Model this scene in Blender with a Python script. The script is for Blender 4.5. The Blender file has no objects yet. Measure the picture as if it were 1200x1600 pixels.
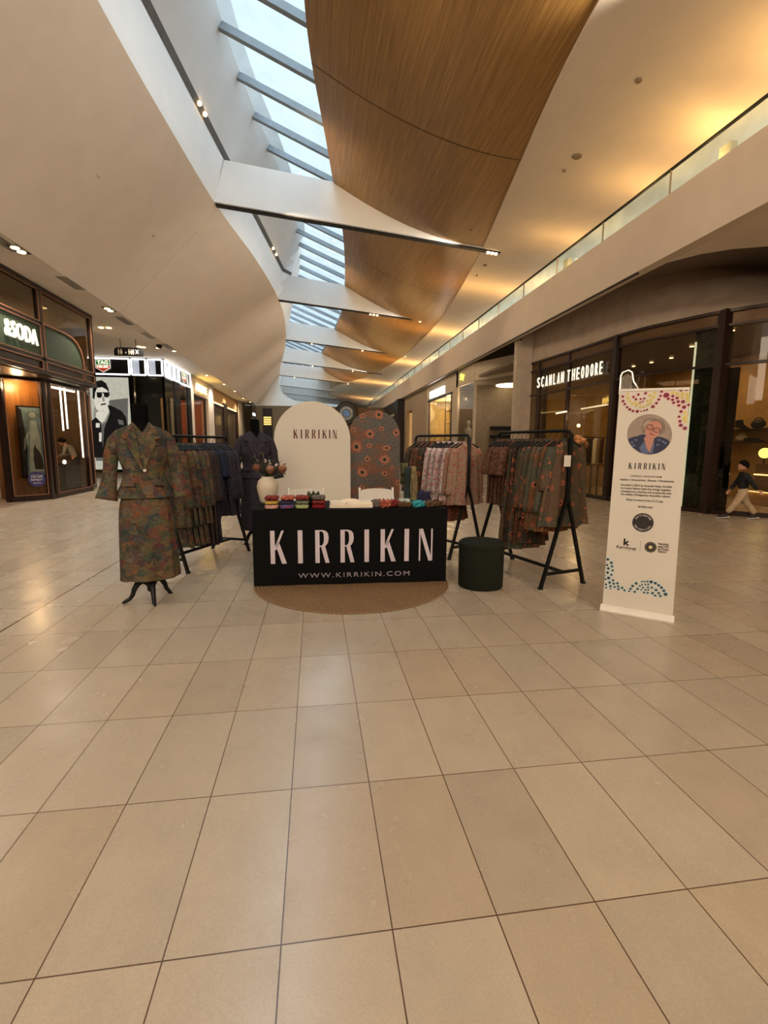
import bpy, math, random
from mathutils import Vector, Matrix
C = bpy.context.scene.collection
SC = bpy.context.scene
PI = math.pi
V = Vector
R = math.radians

# ------------------------------------------------------------------ camera
CAM_H = 1.42
FPX = 747.27
CM = Matrix(((0.98996010, -0.14118305, 0.00680715),
             (-0.01298703, -0.13880789, -0.99023417),
             (0.14074917, 0.98020392, -0.13924782)))      # rows: right, down, forward
cd = bpy.data.cameras.new('camera'); cam = bpy.data.objects.new('camera', cd); C.objects.link(cam)
cd.sensor_fit = 'VERTICAL'; cd.sensor_height = 36; cd.sensor_width = 27
cd.lens = FPX / 1600 * 36; cd.clip_start = 0.05; cd.clip_end = 400
rt, dn, fw = V(CM[0]), V(CM[1]), V(CM[2])
m4 = Matrix(((rt.x, -dn.x, -fw.x, 0), (rt.y, -dn.y, -fw.y, 0), (rt.z, -dn.z, -fw.z, CAM_H), (0, 0, 0, 1)))
cam.matrix_world = m4
SC.camera = cam

# ------------------------------------------------------------------ world, exposure, large lights
SC.view_settings.view_transform = 'Standard'; SC.view_settings.look = 'None'
SC.view_settings.gamma = 1; SC.view_settings.use_curve_mapping = False
SC.view_settings.exposure = 0.6
SC.cycles.max_bounces = 8; SC.cycles.transparent_max_bounces = 16
w = bpy.data.worlds.new('overcast_sky'); SC.world = w; w.use_nodes = True
nt = w.node_tree
bg = nt.nodes['Background']
tc = nt.nodes.new('ShaderNodeTexCoord'); ns = nt.nodes.new('ShaderNodeTexNoise'); ns.inputs['Scale'].default_value = 1.6
ns.inputs['Detail'].default_value = 4
rp = nt.nodes.new('ShaderNodeValToRGB')
rp.color_ramp.elements[0].position = .3; rp.color_ramp.elements[0].color = (.56, .70, .80, 1)
rp.color_ramp.elements[1].position = .7; rp.color_ramp.elements[1].color = (.70, .82, .88, 1)
nt.links.new(tc.outputs['Generated'], ns.inputs['Vector']); nt.links.new(ns.outputs[0], rp.inputs[0])
nt.links.new(rp.outputs[0], bg.inputs['Color']); bg.inputs['Strength'].default_value = .95

def lamp(kind, loc, power, color, size=None, target=None, sizey=None, spot=None, blend=.6, spread=None, name='lamp'):
    d = bpy.data.lights.new(name, kind); d.energy = power; d.color = color
    if kind == 'AREA':
        d.size = size
        if sizey: d.shape = 'RECTANGLE'; d.size_y = sizey
        if spread: d.spread = spread
    elif size is not None: d.shadow_soft_size = size
    if kind == 'SPOT': d.spot_size = spot; d.spot_blend = blend
    o = bpy.data.objects.new(name, d); C.objects.link(o); o.location = loc
    if target is not None:
        o.rotation_euler = (V(target) - V(loc)).to_track_quat('-Z', 'Y').to_euler()
    return o
WARM = (1, .70, .40); NEUT = (1, .80, .60); COOL = (.75, .88, 1.0)
# unseen fill lamps, added behind the camera to brighten floor and fascias
lamp('AREA', (0, -3.5, 7.4), 80, (1, .88, .74), 6, (0, 2.5, 0), 5, name='rear_fill')
lamp('AREA', (4.5, -5, 5.5), 330, (1, .87, .72), 4, (-4.5, 12, 6.4), 3, name='rear_fill')
lamp('AREA', (-3, -5, 5.2), 170, (1, .82, .62), 4, (7, 14, 5.5), 3, name='rear_fill')
lamp('AREA', (-5.2, -3, 4.7), 110, (1, .88, .74), 3, (-5.2, -1, 0), 5, name='side_fill')
# daylight coming down through the roof glazing
lamp('AREA', (-.4, 9.5, 11.6), 330, COOL, 2.6, (-.4, 9.5, 0), 12, name='skylight_daylight')
lamp('AREA', (0, 27, 11.6), 620, COOL, 2.6, (0, 27, 0), 22, name='skylight_daylight')
lamp('AREA', (-.4, 48, 11.6), 330, COOL, 2.6, (-.4, 48, 0), 18, name='skylight_daylight')

# recessed downlights along the left-hand ceiling
for yb in (-4, 0, 4, 7.5, 11, 14.5, 18, 22, 26, 31, 36, 41):
    lamp('SPOT', (-5.75, yb, 4.88), 190, (1, .87, .72), .08, (-5.75, yb, 0), spot=R(140), blend=.9, name='downlight_and_fill')
for yb in (-3, 1, 4.5):
    lamp('SPOT', (8.6, yb, 4.88), 220, (1, .80, .56), .08, (8.6, yb, 0), spot=R(140), blend=.9, name='downlight_and_fill')  # fill spots added under the right soffit, without fixtures
# track spotlights on the fins, washing the sloping fascia and the right-hand fascia
for yb in (6.1, 14.1, 22.6, 31.0, 39.1):
    lamp('SPOT', (4.4, yb, 6.95), 520, (1, .87, .72), .15, (-4.6, yb + 4, 5.6), spot=R(75), blend=1, name='fin_track_spot')
    lamp('SPOT', (-1.0, yb, 7.45), 260, (1, .80, .58), .15, (6.6, yb + 4, 4.6), spot=R(70), blend=1, name='fin_track_spot')
    lamp('SPOT', (1.5, yb, 7.2), 300, (1, .87, .73), .15, (1.5, yb + 2.5, 0), spot=R(80), blend=1, name='fin_track_spot')

# ------------------------------------------------------------------ helpers: pixel of the photograph -> point on a known plane
def ray(px, py):
    d = V(((px - 600) / FPX, (py - 800) / FPX, 1)); return CM.transposed() @ d
O0 = V((0, 0, CAM_H))
def atz(px, py, z=0.0): d = ray(px, py); return O0 + d * ((z - CAM_H) / d.z)
def aty(px, py, y): d = ray(px, py); return O0 + d * (y / d.y)
def atx(px, py, x): d = ray(px, py); return O0 + d * (x / d.x)
def atpl(px, py, p, n): d = ray(px, py); return O0 + d * ((V(p) - O0).dot(V(n)) / d.dot(V(n)))

# ------------------------------------------------------------------ helpers: materials
def lin(c):
    c = [x / 255 for x in c]
    return tuple((x / 12.92 if x <= .04045 else ((x + .055) / 1.055) ** 2.4) for x in c) + (1,)
class NT:
    def __init__(s, name):
        s.m = bpy.data.materials.new(name); s.m.use_nodes = True; s.t = s.m.node_tree
        s.b = s.t.nodes['Principled BSDF']; s.out = s.t.nodes['Material Output']
        s._tc = None
    def n(s, typ, **k):
        x = s.t.nodes.new(typ)
        for a, b in k.items(): setattr(x, a, b)
        return x
    def l(s, a, b): s.t.links.new(a, b)
    def co(s, rnd=False):
        if not s._tc: s._tc = s.n('ShaderNodeTexCoord')
        o = s._tc.outputs['Object']
        if rnd:
            i = s.n('ShaderNodeObjectInfo'); v = s.n('ShaderNodeVectorMath', operation='MULTIPLY_ADD')
            k = s.n('ShaderNodeCombineXYZ')
            for q in range(3): s.l(i.outputs['Random'], k.inputs[q])
            s.l(k.outputs[0], v.inputs[0]); v.inputs[1].default_value = (7, 5, 9); s.l(o, v.inputs[2]); return v.outputs[0]
        return o
    def map(s, v, sc=(1, 1, 1), rot=(0, 0, 0), loc=(0, 0, 0)):
        m = s.n('ShaderNodeMapping'); s.l(v, m.inputs[0]); m.inputs['Scale'].default_value = sc
        m.inputs['Rotation'].default_value = rot; m.inputs['Location'].default_value = loc; return m.outputs[0]
    def noise(s, v, scale=5, detail=2, rough=.5, dist=0):
        x = s.n('ShaderNodeTexNoise'); s.l(v, x.inputs['Vector']); x.inputs['Scale'].default_value = scale
        x.inputs['Detail'].default_value = detail; x.inputs['Roughness'].default_value = rough
        x.inputs['Distortion'].default_value = dist; return x
    def vor(s, v, scale=5, feat='F1', rnd=1.):
        x = s.n('ShaderNodeTexVoronoi', feature=feat); s.l(v, x.inputs['Vector']); x.inputs['Scale'].default_value = scale
        x.inputs['Randomness'].default_value = rnd; return x
    def math(s, op, a, b=None, c=None):
        x = s.n('ShaderNodeMath', operation=op)
        for i, q in enumerate((a, b, c)):
            if q is None: continue
            if isinstance(q, (int, float)): x.inputs[i].default_value = q
            else: s.l(q, x.inputs[i])
        return x.outputs[0]
    def ramp(s, f, stops, mode='LINEAR'):
        x = s.n('ShaderNodeValToRGB'); r = x.color_ramp; r.interpolation = mode
        while len(r.elements) > 1: r.elements.remove(r.elements[-1])
        for i, (p, c) in enumerate(stops):
            e = r.elements[0] if i == 0 else r.elements.new(p)
            e.position = p; e.color = lin(c) if not isinstance(c, float) else (c, c, c, 1)
        s.l(f, x.inputs[0]); return x.outputs[0]
    def mix(s, f, a, b, mode='MIX'):
        x = s.n('ShaderNodeMix', data_type='RGBA', blend_type=mode)
        for i, q in ((0, f), (6, a), (7, b)):
            if isinstance(q, (int, float)): x.inputs[i].default_value = q
            elif isinstance(q, tuple): x.inputs[i].default_value = q
            else: s.l(q, x.inputs[i])
        return x.outputs[2]
    def col(s, c): s.l(c, s.b.inputs['Base Color'])
    def bump(s, h, st=.2, d=.01):
        x = s.n('ShaderNodeBump'); x.inputs['Strength'].default_value = st; x.inputs['Distance'].default_value = d
        s.l(h, x.inputs['Height']); s.l(x.outputs[0], s.b.inputs['Normal'])
def mat(name, c, rough=.6, metal=0., spec=.5, var=.06, scale=6, bump=0., bscale=80, emit=None, es=0., sheen=0.):
    t = NT(name)
    t.b.inputs['Roughness'].default_value = rough; t.b.inputs['Metallic'].default_value = metal
    t.b.inputs['Specular IOR Level'].default_value = spec
    n = t.noise(t.co(), scale, 4)
    lo = tuple(max(0, x * (1 - var)) for x in c); hi = tuple(min(255, x * (1 + var)) for x in c)
    t.col(t.ramp(n.outputs[0], [(.3, lo), (.7, hi)]))
    if bump: t.bump(t.noise(t.co(), bscale, 3).outputs[0], bump)
    if sheen: t.b.inputs['Sheen Weight'].default_value = sheen
    if emit:
        t.b.inputs['Emission Color'].default_value = lin(emit); t.b.inputs['Emission Strength'].default_value = es
    return t.m
def emat(name, c, s): return mat(name, c, .5, var=.02, emit=c, es=s)
def glassmat(name, tint=(235, 240, 235), refl=.10, rough=.02, dirt=0):
    t = NT(name)
    tr = t.n('ShaderNodeBsdfTransparent'); gl = t.n('ShaderNodeBsdfGlossy'); gl.inputs['Roughness'].default_value = rough
    ge = t.n('ShaderNodeNewGeometry'); dp = t.n('ShaderNodeVectorMath', operation='DOT_PRODUCT')
    t.l(ge.outputs['Normal'], dp.inputs[0]); t.l(ge.outputs['Incoming'], dp.inputs[1])
    f = t.math('POWER', t.math('SUBTRACT', 1, t.math('ABSOLUTE', dp.outputs['Value'])), 5)
    f = t.math('MULTIPLY_ADD', f, .9, refl)
    n = t.noise(t.co(), 2.0, 2)
    hi = tuple(min(255, x * 1.02) for x in tint); lo = tuple(x * .98 for x in tint)
    t.l(t.ramp(n.outputs[0], [(.3, lo), (.7, hi)]), tr.inputs[0])
    mx = t.n('ShaderNodeMixShader'); t.l(f, mx.inputs[0]); t.l(tr.outputs[0], mx.inputs[1]); t.l(gl.outputs[0], mx.inputs[2])
    t.l(mx.outputs[0], t.out.inputs[0]); return t.m

# floor: 0.323 x 0.631 m polished limestone tiles
TW, TL, TX, TY = 0.3227911, 0.6312698, -0.114984, 1.2116749
def floor_mat():
    t = NT('limestone_floor_tiles'); co = t.co()
    sep = t.n('ShaderNodeSeparateXYZ'); t.l(co, sep.inputs[0])
    u = t.math('DIVIDE', t.math('SUBTRACT', sep.outputs[0], TX), TW)
    v = t.math('DIVIDE', t.math('SUBTRACT', sep.outputs[1], TY), TL)
    def edge(q, tw):
        f = t.math('FRACT', q); f = t.math('MINIMUM', f, t.math('SUBTRACT', 1, f)); return t.math('MULTIPLY', f, tw)
    d = t.math('MINIMUM', edge(u, TW), edge(v, TL))
    # wider movement joint between two of the rows
    mj = t.math('ABSOLUTE', t.math('SUBTRACT', u, -7)); mj = t.math('LESS_THAN', mj, .028)
    line = t.math('LESS_THAN', d, .0022)
    line = t.math('MAXIMUM', line, mj)
    cell = t.n('ShaderNodeCombineXYZ'); t.l(t.math('FLOOR', u), cell.inputs[0]); t.l(t.math('FLOOR', v), cell.inputs[1])
    wn = t.n('ShaderNodeTexWhiteNoise', noise_dimensions='2D'); t.l(cell.outputs[0], wn.inputs[0])
    base = t.ramp(wn.outputs[0], [(0, (172, 156, 134)), (.3, (180, 165, 143)), (.6, (186, 170, 147)), (1, (180, 161, 136))])
    off = t.n('ShaderNodeVectorMath', operation='MULTIPLY_ADD'); t.l(wn.outputs[1], off.inputs[0]); off.inputs[1].default_value = (9, 9, 9); t.l(co, off.inputs[2])
    c1 = t.noise(off.outputs[0], 3.2, 5, .55)
    c2 = t.noise(t.map(off.outputs[0], (1, .35, 1)), 14, 4, .6)
    c3 = t.noise(off.outputs[0], 150, 3, .7)
    a = t.mix(.6, base, t.ramp(c1.outputs[0], [(.3, .80), (.7, 1.0)]), 'MULTIPLY')
    a = t.mix(.3, a, t.ramp(c2.outputs[0], [(.3, .88), (.65, 1.0)]), 'MULTIPLY')
    a = t.mix(.5, a, t.ramp(c3.outputs[0], [(.35, .80), (.6, 1.0)]), 'MULTIPLY')
    # thin pale fossil veins
    ve = t.noise(off.outputs[0], 2.3, 3, .5, 2.2)
    vm = t.math('LESS_THAN', t.math('ABSOLUTE', t.math('SUBTRACT', ve.outputs[0], .5)), .004)
    a = t.mix(line, a, lin((86, 66, 50)))
    t.col(a)
    t.l(t.ramp(c1.outputs[0], [(.3, .30), (.7, .2)]), t.b.inputs['Roughness'])
    t.b.inputs['Specular IOR Level'].default_value = .5
    h = t.math('SUBTRACT', t.math('MULTIPLY', c3.outputs[0], .12), line)
    t.bump(h, .18, .002)
    return t.m
def wood_ceiling_mat():
    t = NT('timber_veneer_ceiling'); co = t.co()
    def grain(rot):
        m = t.map(co, (1, .025, .3), (0, 0, rot))
        n = t.noise(m, 26, 3, .6); n2 = t.noise(m, 95, 2, .5)
        a = t.ramp(n.outputs[0], [(.25, (128, 94, 48)), (.5, (150, 112, 58)), (.75, (176, 136, 76))])
        return t.mix(.6, a, t.ramp(n2.outputs[0], [(.3, .62), (.7, 1.)]), 'MULTIPLY')
    a = grain(0); b = grain(R(-24))
    at = t.n('ShaderNodeAttribute', attribute_name='piece')
    t.col(t.mix(at.outputs['Fac'], a, b))
    t.b.inputs['Roughness'].default_value = .36
    return t.m
def brush_wood(name, c, rough=.35, sc=(12, 12, .6)):
    t = NT(name); n = t.noise(t.map(t.co(), sc), 3, 4, .6)
    t.col(t.ramp(n.outputs[0], [(.3, tuple(x * .75 for x in c)), (.7, tuple(min(255, x * 1.12) for x in c))]))
    t.b.inputs['Roughness'].default_value = rough; return t.m
def camo_mat(name='painterly_print_fabric', k=1.):
    t = NT(name); co = t.co(True)
    w1 = t.noise(co, 16 * k, 3, .6)
    dv = t.n('ShaderNodeVectorMath', operation='MULTIPLY_ADD'); t.l(w1.outputs[1], dv.inputs[0]); dv.inputs[1].default_value = (.13, .13, .13); t.l(co, dv.inputs[2])
    v = t.vor(t.map(dv.outputs[0], (1, 1, 1.35)), 13 * k); sp = t.n('ShaderNodeSeparateColor'); t.l(v.outputs['Color'], sp.inputs[0])
    pal = [(0, (48, 56, 48)), (.11, (78, 62, 50)), (.2, (94, 88, 58)), (.3, (48, 46, 42)), (.4, (118, 66, 46)), (.5, (72, 80, 56)), (.6, (84, 46, 52)), (.7, (104, 92, 76)), (.8, (54, 66, 72)), (.9, (112, 84, 54))]
    a = t.ramp(sp.outputs[0], pal, 'CONSTANT')
    v2 = t.vor(t.map(dv.outputs[0], (1, 1, 2.2), loc=(3, 2, 1)), 22 * k); sp2 = t.n('ShaderNodeSeparateColor'); t.l(v2.outputs['Color'], sp2.inputs[0])
    a = t.mix(.42, a, t.ramp(sp2.outputs[1], pal, 'CONSTANT'))
    s1 = t.noise(t.map(co, (1, 1, 3.4), (0, .6, 0)), 42, 4, .8, 1.2)
    a = t.mix(.85, a, t.ramp(s1.outputs[0], [(.32, .40), (.48, .80), (.62, 1.)]), 'MULTIPLY')
    d = t.vor(co, 90); a = t.mix(t.math('MULTIPLY', t.math('LESS_THAN', d.outputs['Distance'], .24), .35), a, lin((140, 122, 92)))
    t.col(a); t.b.inputs['Roughness'].default_value = .8; t.b.inputs['Specular IOR Level'].default_value = .2
    return t.m
def poppy_mat(name, base1=(84, 80, 62), base2=(56, 56, 46), k=1., orange=(158, 84, 58), earth=.5):
    t = NT(name); co = t.co(True)
    n = t.noise(co, 60 * k, 4, .7); g = t.noise(co, 3.2 * k, 2)
    a = t.ramp(n.outputs[0], [(.32, base2), (.62, base1)])
    a = t.mix(t.math('MULTIPLY', t.ramp(g.outputs[0], [(.44, 0.), (.58, 1.)]), earth), a, lin((118, 70, 38)))
    for sc, r0, loc in ((7.5, .30, (0, 0, 0)), (13, .26, (4.3, 1.7, 2.2))):
        v = t.vor(t.map(co, (1, 1, 1), loc=loc), sc * k, rnd=.85)
        wob = t.noise(co, 40 * k, 2)
        dd = t.math('ADD', v.outputs['Distance'], t.math('MULTIPLY', t.math('SUBTRACT', wob.outputs[0], .5), .14))
        sp = t.n('ShaderNodeSeparateColor'); t.l(v.outputs['Color'], sp.inputs[0])
        keep = t.math('GREATER_THAN', sp.outputs[0], .42)
        m1 = t.math('MULTIPLY', t.math('LESS_THAN', dd, r0), keep); m2 = t.math('MULTIPLY', t.math('LESS_THAN', dd, r0 * .42), keep)
        m3 = t.math('MULTIPLY', t.math('LESS_THAN', dd, r0 * .62), keep)
        a = t.mix(m1, a, lin(orange)); a = t.mix(m3, a, lin((178, 112, 76))); a = t.mix(m2, a, lin((28, 14, 18)))
    t.col(a); t.b.inputs['Roughness'].default_value = .75; t.b.inputs['Specular IOR Level'].default_value = .2; return t.m
def floral_mat(name, stops, scale=38, dark=.35):
    t = NT(name); co = t.co(True)
    v = t.noise(co, scale, 3, .7, .8); a = t.ramp(v.outputs[0], stops)
    v2 = t.noise(t.map(co, loc=(5, 3, 1)), scale * 2.1, 3, .6, .5)
    a = t.mix(dark, a, t.ramp(v2.outputs[0], [(.36, .25), (.5, 1.)]), 'MULTIPLY')
    t.col(a); t.b.inputs['Roughness'].default_value = .75; t.b.inputs['Specular IOR Level'].default_value = .2; return t.m

M = {}
M['floor'] = floor_mat(); M['woodceil'] = wood_ceiling_mat()
M['fascia'] = mat('painted_plaster_fascia', (206, 192, 176), .75, var=.015, scale=2)
M['white'] = mat('white_plaster', (216, 214, 210), .7, var=.012, scale=2)
M['ceilR'] = mat('right_ceiling_plaster', (208, 196, 180), .75, var=.015, scale=2)
M['soffit'] = mat('soffit_plaster', (212, 202, 188), .8, var=.02, scale=2)
M['greybulk'] = mat('grey_render', (168, 150, 132), .8, var=.05, scale=3)
M['black'] = mat('black_metal', (9, 9, 9), .5, spec=.3, var=.2)
M['blacksoft'] = mat('black_felt', (5, 5, 5), .95, spec=.1, var=.2)
M['rafter'] = mat('grey_steel_rafter', (120, 128, 134), .5, var=.04)
M['darkslot'] = mat('dark_slot', (90, 84, 78), .8)
M['skyglass'] = glassmat('skylight_glass', (238, 246, 250), .02)
M['balglass'] = glassmat('green_tinted_balustrade_glass', (240, 247, 243), .03)
M['shopglass'] = glassmat('shopfront_glass', (226, 222, 212), .03)
M['bronze'] = mat('dark_bronze_frame', (44, 28, 22), .35, .4)
M['copper'] = mat('copper_trim', (150, 104, 78), .35, .5)
M['blackgloss'] = mat('black_gloss_panel', (12, 12, 13), .12, var=.1)
M['cream'] = mat('cream_wall', (206, 190, 164), .7, var=.03)
M['beigewall'] = mat('beige_stone_wall', (170, 150, 122), .7, var=.06)
M['brownwall'] = mat('brown_panel_wall', (120, 102, 78), .7, var=.05)
M['lightbox'] = emat('white_light_tube', (255, 255, 255), 1.5)
M['led'] = emat('white_led', (255, 250, 240), 3)
M['warmled'] = emat('warm_lamp', (255, 214, 150), 5)
M['lettering'] = emat('lit_sign_letter', (255, 244, 222), .6)
M['dkshop'] = mat('dark_shop_interior', (40, 32, 26), .7, var=.2)
M['brownshop'] = mat('brown_shop_interior', (92, 70, 46), .7, var=.1)
M['tan'] = mat('tan_shop_wall', (176, 134, 82), .6, var=.06)
M['plastic'] = mat('white_plastic', (226, 218, 204), .45, var=.02)
M['skin'] = mat('skin', (190, 140, 112), .5, var=.05)
M['hair'] = mat('dark_hair', (14, 10, 8), .8, spec=.1, var=.3, bump=.4, bscale=120)

# ------------------------------------------------------------------ helpers: meshes
class MB:
    def __init__(s): s.v = []; s.f = []; s.mi = []
    def add(s, vs, fs, mi=0, X=None):
        b = len(s.v)
        s.v += [(X @ V(p)) if X else V(p) for p in vs]
        s.f += [[i + b for i in f] for f in fs]; s.mi += [mi] * len(fs); return s
    def box(s, a, b, mi=0, X=None):
        x0, y0, z0 = (min(a[i], b[i]) for i in range(3)); x1, y1, z1 = (max(a[i], b[i]) for i in range(3))
        vs = [(x0, y0, z0), (x1, y0, z0), (x1, y1, z0), (x0, y1, z0), (x0, y0, z1), (x1, y0, z1), (x1, y1, z1), (x0, y1, z1)]
        return s.add(vs, [(0, 3, 2, 1), (4, 5, 6, 7), (0, 1, 5, 4), (1, 2, 6, 5), (2, 3, 7, 6), (3, 0, 4, 7)], mi, X)
    def bar(s, p, q, wd, ht=None, mi=0, up=(0, 0, 1)):
        """rectangular bar from p to q"""
        p, q = V(p), V(q); ht = ht or wd; d = (q - p).normalized(); u = V(up)
        if abs(d.dot(u)) > .98: u = V((0, 1, 0))
        r = d.cross(u).normalized(); u = r.cross(d)
        vs = [e + r * sx * wd / 2 + u * sz * ht / 2 for e in (p, q) for sx, sz in ((-1, -1), (1, -1), (1, 1), (-1, 1))]
        return s.add(vs, [(3, 2, 1, 0), (4, 5, 6, 7), (0, 1, 5, 4), (1, 2, 6, 5), (2, 3, 7, 6), (3, 0, 4, 7)], mi)
    def tube(s, path, r, n=10, mi=0, sq=1.):
        path = [V(p) for p in path]; rs = r if isinstance(r, (list, tuple)) else [r] * len(path)
        vs = []; fs = []; pu = None
        for i, p in enumerate(path):
            d = (path[min(i + 1, len(path) - 1)] - path[max(i - 1, 0)]).normalized()
            if pu is None: pu = V((0, 0, 1)) if abs(d.z) < .9 else V((0, 1, 0))
            rr = d.cross(pu).normalized(); uu = rr.cross(d).normalized(); pu = uu
            vs += [p + (rr * math.cos(2 * PI * k / n) + uu * math.sin(2 * PI * k / n) * sq) * rs[i] for k in range(n)]
        for i in range(len(path) - 1):
            fs += [(i * n + k, i * n + (k + 1) % n, (i + 1) * n + (k + 1) % n, (i + 1) * n + k) for k in range(n)]
        fs += [tuple(reversed(range(n))), tuple((len(path) - 1) * n + k for k in range(n))]
        return s.add(vs, fs, mi)
    def lathe(s, prof, n=24, mi=0, X=None):
        vs = [(r * math.cos(2 * PI * k / n), r * math.sin(2 * PI * k / n), z) for r, z in prof for k in range(n)]
        fs = [(i * n + k, i * n + (k + 1) % n, (i + 1) * n + (k + 1) % n, (i + 1) * n + k) for i in range(len(prof) - 1) for k in range(n)]
        fs += [tuple(reversed(range(n))), tuple((len(prof) - 1) * n + k for k in range(n))]
        return s.add(vs, fs, mi, X)
    def ball(s, c, r, n=12, mi=0, sc=(1, 1, 1)):
        pr = [(math.sin(PI * i / n) * r + 1e-5, -math.cos(PI * i / n) * r) for i in range(n + 1)]
        return s.lathe(pr, n * 2, mi, Matrix.Translation(c) @ Matrix.Diagonal((*sc, 1)))
    def prism(s, pts, P, t0, t1, mi=0):
        """2D outline on plane P=(origin,right,up,normal), extruded between t0 and t1"""
        n = len(pts); O, r, u, nn = P
        vs = [O + r * x + u * y + nn * t for t in (t0, t1) for x, y in pts]
        fs = [tuple(reversed(range(n))), tuple(range(n, 2 * n))] + [(i, (i + 1) % n, n + (i + 1) % n, n + i) for i in range(n)]
        return s.add(vs, fs, mi)
    def flat(s, pts, P, t=0., mi=0):
        O, r, u, nn = P; return s.add([O + r * x + u * y + nn * t for x, y in pts], [tuple(range(len(pts)))], mi)
    def grid(s, rows, mi=0, closed=False):
        n = len(rows[0]); vs = [p for r in rows for p in r]; fs = []
        for i in range(len(rows) - 1):
            for k in range(n if closed else n - 1):
                fs.append((i * n + k, i * n + (k + 1) % n, (i + 1) * n + (k + 1) % n, (i + 1) * n + k))
        return s.add(vs, fs, mi)
    def build(s, name, m, parent=None, smooth=False, loc=None):
        me = bpy.data.meshes.new(name)
        vs = [tuple(p - V(loc)) for p in s.v] if loc is not None else [tuple(p) for p in s.v]
        me.from_pydata(vs, [], s.f); me.polygons.foreach_set('material_index', s.mi)
        for q in (m if isinstance(m, (list, tuple)) else [m]): me.materials.append(q)
        if smooth: me.polygons.foreach_set('use_smooth', [True] * len(me.polygons))
        me.update()
        o = bpy.data.objects.new(name, me); C.objects.link(o)
        if loc is not None: o.location = loc
        if parent is not None: o.parent = parent
        return o
def local(parent_loc): return V(parent_loc)
def tag(o, label=None, cat=None, group=None):
    if label: o['label'] = label
    if cat: o['category'] = cat
    if group: o['group'] = group
    return o
def struct(o): o['kind'] = 'structure'; return o
def thing(name, label, cat, loc=(0, 0, 0), rz=0, group=None):
    o = bpy.data.objects.new(name, None); C.objects.link(o); o.location = loc; o.rotation_euler = (0, 0, rz)
    o.empty_display_size = .1
    return tag(o, label, cat, group)
def part(name, mb, m, root, smooth=False, world=True):
    """world=True: the mesh was written in world coordinates; put it under root without moving it"""
    o = mb.build(name, m, None, smooth)
    o.parent = root
    if world:
        chain = Matrix.Identity(4); r = root
        ms = []
        while r is not None:
            ms.append(Matrix.Translation(r.location) @ r.rotation_euler.to_matrix().to_4x4() @ Matrix.Diagonal((*r.scale, 1))); r = r.parent
        for q in reversed(ms): chain = chain @ q
        o.data.transform(chain.inverted())
    return o
def dup(o, parent=None):
    c = o.copy(); C.objects.link(c)
    if parent is not None: c.parent = parent
    for ch in list(o.children):
        k = ch.copy(); C.objects.link(k); k.parent = c
        for g in list(ch.children):
            j = g.copy(); C.objects.link(j); j.parent = k
    return c
def plane(o, r, u):
    r, u = V(r).normalized(), V(u).normalized(); return (V(o), r, u, r.cross(u).normalized())
def circ(cx, cy, r, n=20, ry=None, a0=0): return [(cx + r * math.cos(a0 + 2 * PI * k / n), cy + (ry or r) * math.sin(a0 + 2 * PI * k / n)) for k in range(n)]
def textmb(mb, txt, P, x, y, wd=None, ht=None, depth=.004, mi=0, t0=0., bold=0., align='C', shear=0., spacing=1.):
    """lettering centred on (x, y) of plane P, fitted into wd x ht"""
    cu = bpy.data.curves.new('t', 'FONT'); cu.body = txt; cu.size = 1; cu.extrude = .5; cu.shear = shear
    cu.space_character = spacing; cu.resolution_u = 3
    ob = bpy.data.objects.new('t', cu); C.objects.link(ob)
    dg = bpy.context.evaluated_depsgraph_get(); me = bpy.data.meshes.new_from_object(ob.evaluated_get(dg))
    vs = [v.co.copy() for v in me.vertices]; fs = [tuple(p.vertices) for p in me.polygons]
    x0, x1 = min(v.x for v in vs), max(v.x for v in vs); y0, y1 = min(v.y for v in vs), max(v.y for v in vs)
    sx = wd / (x1 - x0) if wd else None; sy = ht / (y1 - y0) if ht else None
    sx = sx or sy; sy = sy or sx
    O, r, u, nn = P; out = []
    for v in vs:
        out.append(O + r * (x + (v.x - (x0 + x1) / 2) * sx) + u * (y + (v.y - (y0 + y1) / 2) * sy) + nn * (t0 + (v.z + .5) * depth))
    sh = [(0, 0)] if not bold else [(a * bold * sy * .9, b * bold * sy * .9) for a in (-1, 1) for b in (-.7, .7)]
    for a, b in sh: mb.add([p + r * a + u * b for p in out], fs, mi)
    bpy.data.objects.remove(ob); bpy.data.curves.remove(cu); bpy.data.meshes.remove(me)
    return mb
# condensed high-contrast capitals of the stall's name, drawn stroke by stroke (unit height)
def glyph(ch):
    if ch == 'K': return [[(0, 0), (.13, 0), (.13, 1), (0, 1)], [(.13, .42), (.17, .42), (.40, 1), (.33, 1), (.13, .52)], [(.155, .56), (.235, .70), (.47, 0), (.33, 0)]]
    if ch == 'I': return [[(0, 0), (.14, 0), (.14, 1), (0, 1)]]
    if ch == 'R':
        bowl_o = [(.13, 1), (.22, 1), (.32, .97), (.38, .90), (.40, .76), (.38, .62), (.32, .53), (.22, .49), (.13, .49)]
        bowl_i = [(.13, .53), (.19, .53), (.235, .58), (.255, .66), (.26, .76), (.255, .86), (.235, .93), (.19, .96), (.13, .96)]
        return [[(0, 0), (.13, 0), (.13, 1), (0, 1)], bowl_o + bowl_i, [(.17, .50), (.29, .53), (.42, 0), (.30, 0)]]
    if ch == 'N': return [[(0, 0), (.045, 0), (.045, 1), (0, 1)], [(.0, 1), (.12, 1), (.42, 0), (.30, 0)], [(.375, 0), (.42, 0), (.42, 1), (.375, 1)]]
NAME_X = (0, .80, 1.31, 2.06, 2.78, 3.27, 4.0, 4.45)
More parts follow.
